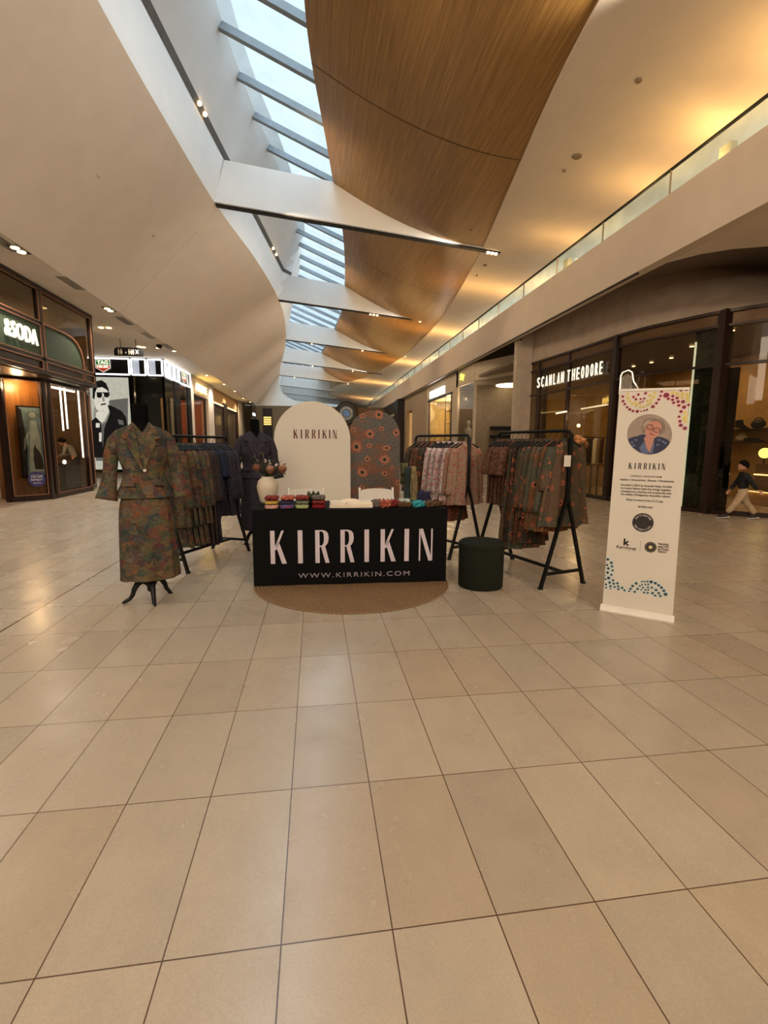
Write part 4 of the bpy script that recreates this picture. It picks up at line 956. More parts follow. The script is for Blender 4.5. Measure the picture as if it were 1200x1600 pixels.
def shoe(px_, py_, s, label, heel=False, x=11.6, m_=None):
    p = atx(px_, py_, x); q = MB()
    for k in (0, 1):
        y = p.y + k * .13; prof = [(0, .0), (.26, .0), (.27, .04), (.2, .07), (.12, .09), (.09, .13 + .08 * heel), (.0, .14 + .08 * heel), (-.01, .06)]
        q.prism([(a * s, b * s + (.05 if heel and a < .15 else 0)) for a, b in prof], (V((p.x - .15, y, p.z)), V((.35, -.94, 0)), V((0, 0, 1)), V((.94, .35, 0))), 0, .08 * s)
    o = q.build('pair_of_shoes', m_ or M['black']); tag(o, label, 'shoes'); return o
shoe(1160, 670.5, .9, 'dark high-heeled shoes on the upper shelf of the curved shop', True)
shoe(1176, 690.5, .8, 'dark low shoes on the middle shelf')
shoe(1186, 690.5, .75, 'second pair of dark shoes on the middle shelf, near the photo edge')
p = on_back(1184, 670.5); hb = thing('dark_handbag', 'dark pleated handbag on the upper shelf at the right edge', 'bag', p)
part('bag_body', MB().ball(p + V((0, 0, .13)), .14, 10, 0, (.7, 1.5, .9)), M['black'], hb, True)
part('bag_handle', MB().tube([p + V((0, .14 * math.cos(k * PI / 8), .2 + .1 * math.sin(k * PI / 8))) for k in range(9)], .014, 6), M['black'], hb, True)
p = on_back(1158, 690); o = thing('pale_handbag', 'pale cream handbag on the middle shelf', 'bag', p)
part('bag_body', MB().ball(p + V((0, 0, .1)), .12, 10, 0, (.6, 1.5, .8)), M['cream'], o, True); part('bag_handle', MB().tube([p + V((0, .12 * math.cos(k * PI / 8), .14 + .1 * math.sin(k * PI / 8))) for k in range(9)], .01, 6), M['cream'], o, True)
p = on_back(1195, 708, 11.3); lampg = thing('globe_lamp', 'glowing yellow-white globe lamp on the drawer cabinet at the right edge', 'lamp', p)
part('globe', MB().ball(p, .13, 14), emat('yellow_globe', (250, 240, 120), 2.2), lampg, True); part('lamp_stem', MB().tube([(p.x, p.y, zt), (p.x, p.y, p.z - .12)], .02, 8), M['bronze'], lampg)
# mannequin with pink top, garment rails and lights in the left window of that shop
mq = aty(905, 690, 13.4)
man = thing('shop_mannequin', 'mannequin in a ruffled pinkish-tan top inside the curved shop window', 'mannequin', (mq.x, mq.y, 0))
part('torso', MB().lathe([(.10, .9), (.17, 1.0), (.15, 1.15), (.13, 1.25), (.19, 1.45), (.16, 1.58), (.06, 1.64), (.055, 1.74)], 16, 0, Matrix.Translation((mq.x, mq.y, 0))), M['brownwall'], man, True)
q = MB()
for k in range(9): q.ball((mq.x + random.Random(k).uniform(-.17, .17), mq.y + random.Random(k + 9).uniform(-.14, .05), 1.40 + .03 * k), .10, 8)
part('ruffled_top', q, mat('pink_tan_fabric', (200, 140, 100), .7, var=.15), man, True)
part('skirt', MB().lathe([(.15, 1.0), (.24, .5), (.26, .3)], 16, 0, Matrix.Translation((mq.x, mq.y, 0))), M['dkshop'], man, True)
part('stand', MB().lathe([(.02, .9), (.02, .04), (.18, .02), (.18, 0)][::-1], 16, 0, Matrix.Translation((mq.x, mq.y, 0))), M['black'], man)
lamp('POINT', (mq.x - .1, mq.y - .3, 2.3), 18, (1, .7, .36), .06, name='mannequin_lamp')
o = MB().ball(aty(904, 665, 13.4), .05, 10).build('shop_spotlight', M['warmled']); tag(o, 'bright small spotlight above the pink-topped mannequin', 'spotlight')
for (ax, ay), (bx_, by_), s in (((869, 646), (885, 643), 'short left'), ((908, 639), (950, 632), 'long right')):
    a, b = aty(ax, ay, 14), aty(bx_, by_, 13.2); o = MB().bar(a, b, .04).build('linear_light', M['lettering']); tag(o, s + ' linear ceiling light in the curved shop window', 'light')
gr = thing('garment_rail', 'dark garment rail deep inside the curved shop window', 'clothes rack', (9.3, 13.4, 0))
a, b = aty(912, 683, 14.0), aty(952, 684, 13.4)
part('rail', MB().tube([a, b], .015, 8), M['black'], gr)
for p in (a, b): part('post', MB().tube([p, (p.x, p.y, 0.01)], .015, 8), M['black'], gr)
cols = [(196, 180, 140), (64, 48, 34), (40, 30, 24), (214, 200, 160), (120, 92, 60), (52, 40, 30), (150, 120, 80)]
for k in range(7):
    p = a.lerp(b, (k + .5) / 7); q = MB()
    q.grid([[V((p.x + dx * w_, p.y + .04 * math.cos(t * 2 * PI) , z)) for t, dx in ((0, -1), (.25, -.4), (.5, .3), (.75, 1))] for z, w_ in ((p.z - .02, .02), (p.z - .09, .07), (p.z - .6, .075), (p.z - .85, .08))])
    o = q.build('hanging_garment', mat('rail_garment_%s' % 'abcdefg'[k], cols[k], .8)); tag(o, ('cream', 'brown', 'dark brown', 'ivory', 'tan', 'deep brown', 'light tan')[k] + ' garment on the rail inside the curved shop', 'garment', 'garments on the rail inside the curved shop')
tb_ = thing('display_table', 'low dark display table inside the curved shop window', 'table', (9, 12.6, 0))
a, b = aty(914, 727, 12.8), aty(945, 725, 12.8)
part('table_top', MB().box((a.x, 12.5, a.z), (b.x, 13.1, a.z + .04)), M['brownshop'], tb_)
for x in (a.x + .05, b.x - .05):
    for y in (12.55, 13.05): part('leg', MB().box((x - .02, y - .02, 0), (x + .02, y + .02, a.z)), M['brownshop'], tb_)
# glowing outline modelled for a chandelier's reflection, just above the banner
p = aty(981, 593, 10.9); nl = thing('chandelier_reflection', 'white ribbed chandelier reflection modelled behind the shop glass just above the roll-up banner', 'lamp', p)
q = MB(); P = (p, V((1, 0, 0)), V((0, 0, 1)), V((0, -1, 0)))
out = [(-.19, -.35), (-.19, .08), (-.15, .16), (0, .22), (.1, .17), (.13, .05), (.16, -.05), (.26, -.16), (.32, -.3)]
for a, b in zip(out[:-1], out[1:]): q.bar(P[0] + P[1] * a[0] + P[2] * a[1], P[0] + P[1] * b[0] + P[2] * b[1], .022)
part('outline_tube', q, M['lettering'], nl); q = MB()
for k in range(8): q.bar(P[0] + P[1] * (-.15 + k * .035) + P[2] * -.34, P[0] + P[1] * (-.15 + k * .035) + P[2] * (.14 - abs(k - 4) * .02), .01)
part('ribs', q, M['plastic'], nl)
for px_, py_, w_ in ((1081, 541, 'above the green column'), (1049, 559, 'left of the green column'), (1018, 566, 'above the banner'), (1144, 516, 'farthest right'), (990, 572, 'above the ribbed reflection')):
    p = atz(px_, py_, 3.9); o = MB().lathe([(0, -.015), (.05, -.015), (.05, 0), (0, 0)], 12, 0, Matrix.Translation(p)).build('shop_downlight', M['warmled']); tag(o, 'tiny downlight in the brown ceiling behind the curved glass, ' + w_, 'ceiling light', 'downlights behind the curved glass')

# ================================================================== THE STALL
rnd = random.Random(7)
M['camo'] = camo_mat()
M['camo2'] = camo_mat('painterly_print_skirt', 1.25)
M['indigo'] = floral_mat('indigo_speckled_fabric', [(.3, (28, 26, 34)), (.5, (44, 40, 50)), (.62, (66, 56, 64)), (.75, (50, 50, 64))], 46, .5)
M['navy'] = floral_mat('dark_navy_print', [(.3, (22, 24, 34)), (.55, (40, 38, 48)), (.7, (58, 50, 52))], 34, .4)
M['navylace'] = floral_mat('navy_lace_fabric', [(.35, (16, 20, 34)), (.6, (34, 44, 66)), (.75, (70, 80, 100))], 60, .3)
M['dkprint'] = floral_mat('dark_plum_print', [(.3, (36, 30, 32)), (.55, (58, 46, 44)), (.7, (84, 66, 52))], 30, .4)
M['pink'] = floral_mat('pink_floral_blouse_fabric', [(.34, (110, 60, 62)), (.42, (186, 78, 84)), (.46, (190, 172, 166)), (.56, (186, 182, 174)), (.61, (92, 88, 88)), (.68, (180, 92, 96))], 34, .35)
M['coral'] = floral_mat('coral_floral_fabric', [(.3, (130, 48, 40)), (.42, (162, 84, 62)), (.47, (158, 132, 112)), (.57, (134, 122, 104)), (.66, (150, 70, 56))], 34, .4)
M['maroon'] = floral_mat('maroon_floral_fabric', [(.3, (58, 22, 20)), (.5, (98, 50, 38)), (.65, (126, 84, 56))], 34, .4)
M['poppy'] = poppy_mat('poppy_print_fabric', (94, 92, 74), (56, 58, 48), .95, (150, 84, 60), earth=.8)
M['poppyg'] = poppy_mat('green_grey_poppy_fabric', (80, 78, 62), (50, 50, 42), 1.1, (140, 78, 56), earth=.3)
M['poppyd'] = poppy_mat('dark_poppy_fabric', (66, 58, 46), (40, 36, 30), 1.2, (136, 74, 52), earth=.4)
M['redbrown'] = floral_mat('red_brown_print', [(.3, (56, 34, 26)), (.5, (96, 66, 50)), (.65, (128, 92, 70))], 34, .4)

def rack(name_label, near, far, h, group='garment racks of the stall'):
    near, far = V((*near, 0)), V((*far, 0)); d = (far - near).normalized(); p = V((-d.y, d.x, 0))
    root = thing('garment_rack', name_label, 'clothes rack', near.lerp(far, .5), 0, group)
    Z = lambda z: V((0, 0, z))
    part('rail', MB().tube([near + Z(h - .05), near + Z(h - .012) + d * .02, near + Z(h) + d * .06, far + Z(h) - d * .06, far + Z(h - .012) - d * .02, far + Z(h - .05)], .017, 10), M['black'], root, True)
    for e, sgn in ((near, 1), (far, -1)):
        part('upright', MB().bar(e + Z(h - .03), e + Z(.90), .034), M['black'], root)
        for s in (-1, 1): part('leg', MB().bar(e + Z(.93), e + p * s * .285 + Z(.0), .03).box(tuple(e + p * s * .285 - V((.02, .02, 0))), tuple(e + p * s * .285 + V((.02, .02, .02)))), M['black'], root)
        part('crossbar', MB().bar(e - p * .235 + Z(.15), e + p * .235 + Z(.15), .024, .028), M['black'], root)
        part('brace', MB().bar(e + p * .05 * sgn + Z(.15), e + p * .20 * sgn - Z(-.16) , .02) if False else MB().bar(e + Z(.15) + p * .10, e + d * sgn * .14 + Z(.15), .02), M['black'], root)
    part('base_beam', MB().bar(near + Z(.15), far + Z(.15), .032, .028), M['black'], root)
    return near, far, d, p
RACKS = {'L': rack('black steel garment rack on the left holding painterly-print and indigo coats', (-1.66, 5.50), (-1.15, 6.58), 1.50),
         'M': rack('black steel garment rack right of the patterned arch board, holding pink floral blouses', (1.90, 5.80), (1.43, 6.80), 1.545),
         'R': rack('black steel garment rack beside the roll-up banner, holding poppy-print coats', (2.48, 4.43), (2.17, 5.53), 1.57)}
RH = {'L': 1.50, 'M': 1.545, 'R': 1.57}

def body_mb(L, ws, wh, ds, dh, folds, seed, shoulder=.10, neck=.065, amp=.010, top=0.):
    r = random.Random(seed); ph = r.uniform(0, 6); n = 72; rows = []; T = 22
    k1, k2 = folds, folds * 2 + 3; ph2 = r.uniform(0, 6)
    for i in range(T + 1):
        t = i / T
        z = -L * t
        if neck and -z < shoulder:
            f = -z / shoulder; w_ = neck + (ws - neck) * (1 - (1 - f) ** 1.5); d_ = .028 + (ds - .028) * f
        else:
            f = (-z - shoulder) / (L - shoulder) if neck else t
            w_ = ws + (wh - ws) * f ** 1.2; d_ = ds + (dh - ds) * f
        a = amp * min(1, t * 2.2)
        row = []
        for k in range(n):
            th = 2 * PI * k / n; c, s = math.cos(th), math.sin(th)
            x = w_ * math.copysign(abs(c) ** .8, c); y = d_ * math.copysign(abs(s) ** .7, s)
            rp_ = a * (math.sin(k1 * th + ph + t * .8) + .5 * math.sin(k2 * th + ph2 - t))
            x += rp_ * c * .5; y += rp_ * (1.2 if s >= 0 else -1.2) * min(1, abs(s) * 3)
            row.append(V((x, y, top + z + .006 * math.sin(3 * th + ph) * t)))
        rows.append(row)
    mb = MB(); mb.grid(rows, closed=True)
    mb.add([rows[0][k] for k in range(n)], [tuple(range(n))]); mb.add([rows[-1][k] + V((0, 0, .02)) for k in range(n)], [tuple(reversed(range(n)))])
    return mb
def sleeve_mb(sgn, ws, Ls, r0=.070, r1=.058, flare=0., fwd=.01, splay=.05):
    path = []; rs = []
    for i in range(11):
        t = i / 10; x = sgn * (ws - .03 + splay * math.sin(t * PI * .55)); path.append(V((x, fwd * t * 2, -.075 - Ls * t + (.02 if i == 0 else 0))))
        rs.append((r0 + (r1 - r0) * t + flare * t ** 4) * (.55 if i == 0 else 1) + .003 * math.sin(i * 2.3))
    return MB().tube(path, rs, 14, sq=.62)
def collar_mb(neck=.07, z=0.):
    mb = MB(); rows = []
    for k in range(17):
        th = -PI * .35 + (PI * 1.7) * k / 16; c, s = math.cos(th), math.sin(th)
        rows.append([V((neck * c, .035 * s, z - .005)), V((neck * .85 * c, .035 * s, z + .035)), V((neck * 1.25 * c, .055 * s, z - .035))])
    return mb.grid(rows)
PROTO = {}
def proto(kind):
    """one garment of every kind, built once; copies follow"""
    if kind in PROTO: return PROTO[kind], False
    specs = {  # L, shoulder half-width, hem half-width, depth, hem depth, folds, sleeve length (0 none), material, name
        'camo_coat': (.90, .20, .27, .030, .042, 7, .62, 'camo', 'coat'), 'indigo_coat': (.88, .20, .27, .030, .042, 6, .60, 'indigo', 'coat'),
        'navy_coat': (1.18, .19, .24, .028, .038, 6, .60, 'navy', 'coat'), 'navy_top': (.62, .19, .20, .026, .032, 8, .30, 'navylace', 'blouse'),
        'plum_coat': (1.20, .19, .23, .026, .036, 6, .58, 'dkprint', 'coat'),
        'pink_blouse': (.72, .21, .28, .036, .055, 8, .56, 'pink', 'blouse'), 'coral_blouse': (.76, .20, .26, .034, .05, 8, .56, 'coral', 'blouse'),
        'poppy_coat': (.90, .20, .27, .034, .05, 6, .64, 'poppy', 'coat'), 'green_dress': (.84, .20, .31, .034, .055, 7, .40, 'poppyg', 'dress'),
        'poppy_jacket': (.80, .20, .25, .032, .042, 5, .62, 'poppyg', 'jacket'), 'poppy_dress': (1.17, .17, .27, .030, .050, 7, 0, 'poppyg', 'dress'),
        'dark_poppy_dress': (1.10, .17, .24, .030, .046, 7, 0, 'poppyd', 'dress'), 'brown_top': (.72, .16, .18, .022, .03, 7, .3, 'redbrown', 'blouse'),
        'dark_poppy_jacket': (.76, .20, .24, .03, .042, 6, .58, 'poppyd', 'jacket')}
    L, ws, wh, ds, dh, fo, sl, m_, nm = specs[kind]
    root = thing(nm, '', nm, (0, 0, 0))
    body_mb(L, ws, wh, ds, dh, fo, hash(kind) % 1 + len(kind), amp=.017).build('body_panel', M[m_], root, True)
    if sl:
        for s in (-1, 1): sleeve_mb(s, ws, sl, flare=.015).build('sleeve', M[m_], root, True)
    collar_mb(.068, .0).build('collar', M[m_], root, True)
    PROTO[kind] = root
    return root, True
HANG = None
def hanger():
    global HANG
    if HANG is None:
        root = thing('coat_hanger', '', 'hanger')
        hk = MB().tube([(0, 0, -.012)] + [(-.018 * math.sin(a) , 0, .065 + -.018 * math.cos(a) + .012) for a in [PI * k / 6 for k in range(0, 10)]], .0028, 6)
        hk = MB().tube([(0, 0, 0), (0, 0, .045), (.018, 0, .055), (.024, 0, .075), (.015, 0, .095), (0, 0, .10), (-.018, 0, .09)], .003, 6)
        hk.build('hook', M['black'], root)
        MB().tube([(-.185, 0, -.075), (-.1, 0, -.03), (0, 0, .002), (.1, 0, -.03), (.185, 0, -.075)], .010, 8).build('shoulder_bar', M['black'], root)
        HANG = root; return root
    return dup(HANG)
ORD = ['first', 'second', 'third', 'fourth', 'fifth', 'sixth', 'seventh', 'eighth', 'ninth', 'tenth', 'eleventh', 'twelfth', 'thirteenth', 'fourteenth', 'fifteenth', 'sixteenth']
RNAME = {'L': 'left rack', 'M': 'rack with the pink blouses', 'R': 'rack beside the banner'}
def hang(rk, t, kind, label, group, dz=0., swing=0., wsc=1.):
    near, far, d, p = RACKS[rk]; pos = near.lerp(far, t); h = RH[rk]
    ang = math.atan2(p.y, p.x) + swing
    if math.cos(ang) < 0: ang += PI
    g, new = proto(kind)
    if not new: g = dup(g)
    g.location = (pos.x, pos.y, h - .108 + dz); g.rotation_euler = (0, 0, ang); g.scale = (wsc, 1, 1)
    g['label'] = label; g['group'] = group
    hg = hanger(); hg.location = (pos.x, pos.y, h - .085 + dz * 0); hg.rotation_euler = (0, 0, ang)
    hang.n[rk] = hang.n.get(rk, 0) + 1
    hg['label'] = 'black coat hanger on the %s, %s from its near end' % (RNAME[rk], ORD[hang.n[rk] - 1] if hang.n[rk] <= 16 else 'last'); hg['group'] = 'coat hangers on the ' + RNAME[rk]
    return g
hang.n = {}
# left rack, from the near end backwards
for i, t in enumerate((.10, .18, .26, .34, .41)):
    hang('L', t, 'camo_coat', 'painterly rust and olive print coat, %s from the near end of the left rack' % ORD[i], 'painterly print coats on the left rack', swing=(-.05, .03, -.02, .05, 0)[i])
for i, t in enumerate((.47, .525)): hang('L', t, 'plum_coat', 'long dark plum coat in the middle of the left rack, %s one' % ('nearer' if i == 0 else 'farther'), 'long dark coats on the left rack', swing=.05 * i)
hang('L', .58, 'navy_coat', 'long very dark navy coat in the middle of the left rack', 'long dark coats on the left rack')
for i, t in enumerate((.64, .69)): hang('L', t, 'navy_top', 'short navy lace blouse on the left rack, %s one' % ('nearer' if i == 0 else 'farther'), 'navy blouses on the left rack')
for i, t in enumerate((.76, .83, .90)): hang('L', t, 'indigo_coat', 'purple-grey speckled coat, %s of three at the far end of the left rack' % ORD[i], 'indigo coats on the left rack', swing=(.04, -.04, .02)[i])
# skirts hung below the painterly coats
def skirt(rk, t, m_, top, L, w0, w1, label, group, key, seed):
    near, far, d, p = RACKS[rk]; pos = near.lerp(far, t); ang = math.atan2(p.y, p.x)
    if math.cos(ang) < 0: ang += PI
    if key in PROTO: r_ = dup(PROTO[key])
    else:
        r_ = thing('skirt', '', 'skirt')
        body_mb(L, w0, w1, .026, .045, 8, seed, neck=0, amp=.014).build('skirt_panel', M[m_], r_, True)
        MB().box((-w0, -.02, -.03), (w0, .02, .004)).build('waistband', M[m_], r_)
        MB().box((-w0 * .8, -.006, .0), (w0 * .8, .006, top_gap)).build('hanger_strap', M['black'], r_) if (top_gap := .03) else None
        PROTO[key] = r_
    r_.location = (pos.x, pos.y, top); r_.rotation_euler = (0, 0, ang); r_['label'] = label; r_['group'] = group
    hg = dup(HANG); hg.location = (pos.x, pos.y, RH[rk] - .085); hg.rotation_euler = (0, 0, ang)
    # long clip rods from the hanger to the waistband
    for s in (-1, 1):
        c_ = MB().tube([(s * .1, 0, -.03), (s * .1, 0, top - (RH[rk] - .085))], .003, 6).build('clip_strap', M['black'], hg)
    hang.n[rk + 's'] = hang.n.get(rk + 's', 0) + 1
    hg['label'] = 'black skirt hanger on the %s, %s between the coats' % (RNAME[rk], ORD[hang.n[rk + 's'] - 1]); hg['group'] = 'skirt hangers on the ' + RNAME[rk]
for i, t in enumerate((.14, .22, .30, .375)):
    skirt('L', t, 'camo2', .72, .47, .17, .24, 'painterly print skirt below the coats of the left rack, %s from near end' % ORD[i], 'skirts below the painterly coats', 'camo_skirt', 5)
# middle rack
for i, t in enumerate((.04, .11)): hang('M', t, 'coral_blouse', 'coral and cream floral blouse at the near end of its rack, %s' % ('nearest' if i == 0 else 'just behind the nearest'), 'coral blouses', swing=-.1)
for i, t in enumerate((.20, .30, .40, .50)): hang('M', t, 'pink_blouse', 'pink and grey floral blouse, %s of four behind the coral ones' % ORD[i], 'pink floral blouses', swing=(.1, -.03, .06, 0)[i])
for i, t in enumerate((.62, .72)): hang('M', t, 'plum_coat' if i == 3 else 'dark_poppy_jacket', 'dark poppy-print jacket left of the pink blouses, %s one' % ('nearer' if i == 0 else 'farther'), 'dark jackets on the rack with pink blouses')
hang('M', .82, 'brown_top', 'dark red-brown blouse near the far end of the rack with pink blouses', 'dark tops on the rack with pink blouses')
hang('M', .91, 'dark_poppy_jacket', 'dark poppy-print jacket at the farthest end of the pink blouse rack', 'dark jackets on the rack with pink blouses')
for i, t in enumerate((.25, .35, .45)): skirt('M', t, 'maroon', .84, .40, .18, .25, 'maroon floral skirt hanging below the pink blouses, %s from the near end' % ORD[i], 'maroon skirts below the pink blouses', 'maroon_skirt', 9)
# right rack
hang('R', .05, 'green_dress', 'grey-green flared dress at the near end of the rack beside the banner', 'grey-green dresses', swing=-.05)
for i, t in enumerate((.12, .185, .25)): hang('R', t, 'poppy_coat', 'grey-green coat with orange poppies, %s of three near the banner' % ORD[i], 'orange poppy coats', swing=(.05, -.04, .03)[i])
for i, t in enumerate((.32, .385)): hang('R', t, 'poppy_jacket', 'plain grey-green jacket with few poppies, %s behind the poppy coats' % ORD[i], 'grey-green jackets', swing=.03 * i)
for i, t in enumerate((.45, .51, .57, .63)): hang('R', t, 'poppy_dress' if i % 2 else 'dark_poppy_dress', 'long poppy-print dress on the rack beside the banner, %s of four' % ORD[i], 'long poppy dresses', swing=(0, .06, -.05, .02)[i])
for i, t in enumerate((.71, .77, .83, .89, .95)): hang('R', t, 'brown_top', 'short red-brown blouse at the far end of the banner rack, %s of five' % ORD[i], 'red-brown blouses at the far end', swing=.04 * (i % 3 - 1))
# small price card on the right rack
o = MB().box((-.035, -.002, -.11), (.035, .002, 0)).build('price_card', M['plastic']); o.location = (2.44, 4.40, 1.33); tag(o, 'white swing card hanging by the post of the rack beside the banner', 'card')

# ---------------- dress forms
def dress_form(loc, rz, label, m_, stand_feet, zs=1., skirt_w=1., seed=1):
    root = thing('dress_form', label, 'mannequin', (*loc, 0), rz)
    P_ = lambda name, mb, mt, sm=True, par=None: mb.build(name, mt, par or root, sm)
    P_('torso', MB().lathe([(.0, 1.76 * zs), (.062, 1.755 * zs), (.066, 1.74 * zs), (.068, 1.60 * zs), (.075, 1.55 * zs), (.15, 1.49 * zs), (.16, 1.3 * zs), (.12, 1.15 * zs), (.15, 1.0 * zs), (.1, .8 * zs)][::-1], 28, 0, Matrix.Diagonal((.95, .60, 1, 1))), M['blacksoft'])
    n = 80
    def loft(prof, amp, folds, top=None):
        rows = []
        for i, (z, w_, d_, yo) in enumerate(prof):
            t = i / (len(prof) - 1); row = []
            for k in range(n):
                th = 2 * PI * k / n; c, s = math.cos(th), math.sin(th)
                a = amp * t * (math.sin(folds * th + seed) + .4 * math.sin((folds * 2 + 1) * th))
                row.append(V(((w_ + a) * math.copysign(abs(c) ** .9, c), (d_ + a) * s + yo, z * zs)))
            rows.append(row)
        return MB().grid(rows, closed=True)
    def smooth(pr, k=4):
        out = []
        for i in range(len(pr) - 1):
            p0, p1, p2, p3 = (pr[max(0, min(len(pr) - 1, i + q))] for q in (-1, 0, 1, 2))
            for j in range(k):
                t = j / k; out.append(tuple(.5 * (2 * p1[c] + (p2[c] - p0[c]) * t + (2 * p0[c] - 5 * p1[c] + 4 * p2[c] - p3[c]) * t * t + (-p0[c] + 3 * p1[c] - 3 * p2[c] + p3[c]) * t ** 3) for c in range(4)))
        return out + [pr[-1]]
    sk_ = P_('skirt', loft(smooth([(1.02, .165, .125, 0), (.90, .205, .145, 0), (.75, .225 * skirt_w, .155, 0), (.5, .235 * skirt_w, .16, 0), (.215, .245 * skirt_w, .165, 0)]), .010, 7), M[m_])
    jk = P_('jacket', loft(smooth([(1.60, .070, .068, 0), (1.575, .095, .078, 0), (1.55, .155, .088, 0), (1.515, .205, .096, 0), (1.46, .222, .108, 0), (1.38, .212, .122, 0), (1.29, .198, .135, -.006), (1.17, .165, .112, 0), (1.08, .185, .125, 0), (.95, .245, .165, 0)]), .006, 5), M[m_])
    for s in (-1, 1):
        path = [V((s * x, y, z * zs)) for x, y, z in ((.170, 0, 1.52), (.215, 0, 1.44), (.245, .0, 1.32), (.258, .0, 1.2), (.275, -.01, 1.08), (.295, -.02, .97), (.302, -.025, .935))]
        sl = P_('sleeve', MB().tube(path, [.028, .052, .060, .056, .062, .080, .088], 20), M[m_], True, jk)
        lp = MB(); yy = -.150
        pts = [(.075, -.075, 1.585), (.12, -.105, 1.53), (.155, -.118, 1.47), (.10, -.135, 1.45), (.115, -.142, 1.42), (.015, -.152, 1.20), (.0, -.148, 1.20), (.035, -.120, 1.46), (.055, -.082, 1.55)]
        q0 = [V((s * x, y - .002, z * zs)) for x, y, z in pts]; q1 = [p + V((0, -.012, 0)) for p in q0]; k = len(pts)
        lp.add(q0 + q1, [tuple(range(k)), tuple(reversed(range(k, 2 * k)))] + [(i, (i + 1) % k, k + (i + 1) % k, k + i) for i in range(k)])
        P_('lapel', lp, M[m_], False, jk)
        pk = MB(); pk.box((s * .075, -.155, 1.055 * zs), (s * .17, -.118, 1.085 * zs)); P_('pocket_flap', pk, M[m_], False, jk)
    P_('button', MB().lathe([(0, -.006), (.014, -.004), (.014, .004), (0, .006)], 14, 0, Matrix.Translation((.012, -.140, 1.19 * zs)) @ Matrix.Rotation(PI / 2, 4, 'X')), M['plastic'], False, jk)
    # dark V of the neckline
    vn = MB(); vn.add([V((-.062, -.076, 1.60 * zs)), V((.062, -.076, 1.60 * zs)), V((.012, -.116, 1.51 * zs))], [(0, 2, 1)])
    P_('neckline', vn, M['blacksoft'], False)
    P_('stand_pole', MB().lathe([(.022, .10), (.022, .9), (.03, .9), (0, .91)], 12), M['black'])
    P_('hub', MB().lathe([(.0, .08), (.03, .085), (.035, .13), (.05, .15), (.05, .20), (.03, .22), (0, .22)], 16), M['black'])
    for fx, fy in stand_feet:
        L = math.hypot(fx, fy); ux, uy = fx / L, fy / L
        pr = [(.03, .165), (.07, .185), (.11, .165), (.14, .115), (.155, .065), (.18, .035), (L - .03, .022), (L, .008)]
        P_('leg', MB().tube([V((ux * a, uy * a, z)) for a, z in pr], [.022, .026, .026, .022, .019, .017, .017, .010], 10), M['black'])
    return root
dress_form((-1.50, 4.49), R(16), 'black dress form at the left front wearing a rust and olive print suit', 'camo', [(-.235, -.04), (.17, .125), (.03, -.22)])
dress_form((-.83, 6.95), R(12), 'black dress form behind the vase, wearing a purple-grey speckled suit', 'indigo', [(-.2, -.04), (.19, .05), (.02, -.2)], 1.0, .95, 3)

# ---------------- rug, table, cloth with the stall's name
rugm = NT('woven_jute_rug'); co = rugm.co(); sp = rugm.n('ShaderNodeVectorMath', operation='LENGTH'); rugm.l(rugm.map(co, (1, 1, 0)), sp.inputs[0])
ringw = rugm.math('SINE', rugm.math('MULTIPLY', sp.outputs['Value'], 2 * PI / .034)); nz = rugm.noise(co, 70, 3, .7); nz2 = rugm.noise(co, 5, 3)
a = rugm.ramp(nz.outputs[0], [(.3, (96, 66, 38)), (.6, (150, 116, 76))]); a = rugm.mix(.5, a, rugm.ramp(ringw, [(0, .40), (.5, 1.)]), 'MULTIPLY'); a = rugm.mix(.4, a, rugm.ramp(nz2.outputs[0], [(.35, .75), (.6, 1.)]), 'MULTIPLY')
rugm.col(a); rugm.b.inputs['Roughness'].default_value = .9; rugm.bump(ringw, .5, .004)
rug = MB().lathe([(0, 0), (.99, 0), (1.0, .006), (.99, .012), (0, .012)], 96).build('round_rug', rugm.m); rug.location = (.37, 4.87, 0)
tag(rug, 'round woven jute rug under the black display table', 'rug')
TA = V((-.622, 4.757, 0)); TB = V((1.332, 4.705, 0)); tr_ = (TB - TA).normalized(); tn = V((tr_.y, -tr_.x, 0))      # tn points to the camera
TWD = (TB - TA).length; TD = .76; TH = .78
tbl = thing('folding_table', 'folding trestle table hidden under the black cloth with the large white name', 'table', TA.lerp(TB, .5) - tn * TD / 2)
def tb(u, v, z): return TA + tr_ * u - tn * v + V((0, 0, z))
q = MB(); q.add([tb(u, v, z) for z in (TH - .045, TH - .012) for u, v in ((.03, .03), (TWD - .03, .03), (TWD - .03, TD - .03), (.03, TD - .03))], [(3, 2, 1, 0), (4, 5, 6, 7), (0, 1, 5, 4), (1, 2, 6, 5), (2, 3, 7, 6), (3, 0, 4, 7)])
part('table_top', q, M['plastic'], tbl)
for u in (.12, TWD - .12):
    for v in (.1, TD - .1): part('leg', MB().tube([tb(u, v, .014), tb(u, v, TH - .045)], .014, 10), M['black'], tbl)
cl = thing('tablecloth', 'black fitted tablecloth printed with tall white capitals and a web address', 'tablecloth', TA.lerp(TB, .5))
q = MB(); hz = .014
NU = 60
def wave_(u, z, a=.004): return a * (1 - z / TH) * math.sin(u * 9) + .002 * math.sin(u * 23 + z * 5) * (1 - z / TH)
fro = [[tb(TWD * i / NU, -wave_(TWD * i / NU, z) - .0, z) for i in range(NU + 1)] for z in (hz, .2, .4, .6, .76, TH)]
q.grid(fro)
q.grid([[tb(TWD * i / NU, v, TH) for i in range(NU + 1)] for v in (0, TD)])
q.grid([[tb(TWD * i / NU, TD + .004 * math.sin(i), z) for i in range(NU + 1)] for z in (TH, hz)])
for u in (0, TWD): q.grid([[tb(u, v, z) for v in (0, TD * .33, TD * .66, TD)] for z in (hz, TH)])
CLM = mat('black_polyester_cloth', (5, 5, 5), .8, spec=.15, var=.25, scale=3); part('cloth', q, CLM, cl)
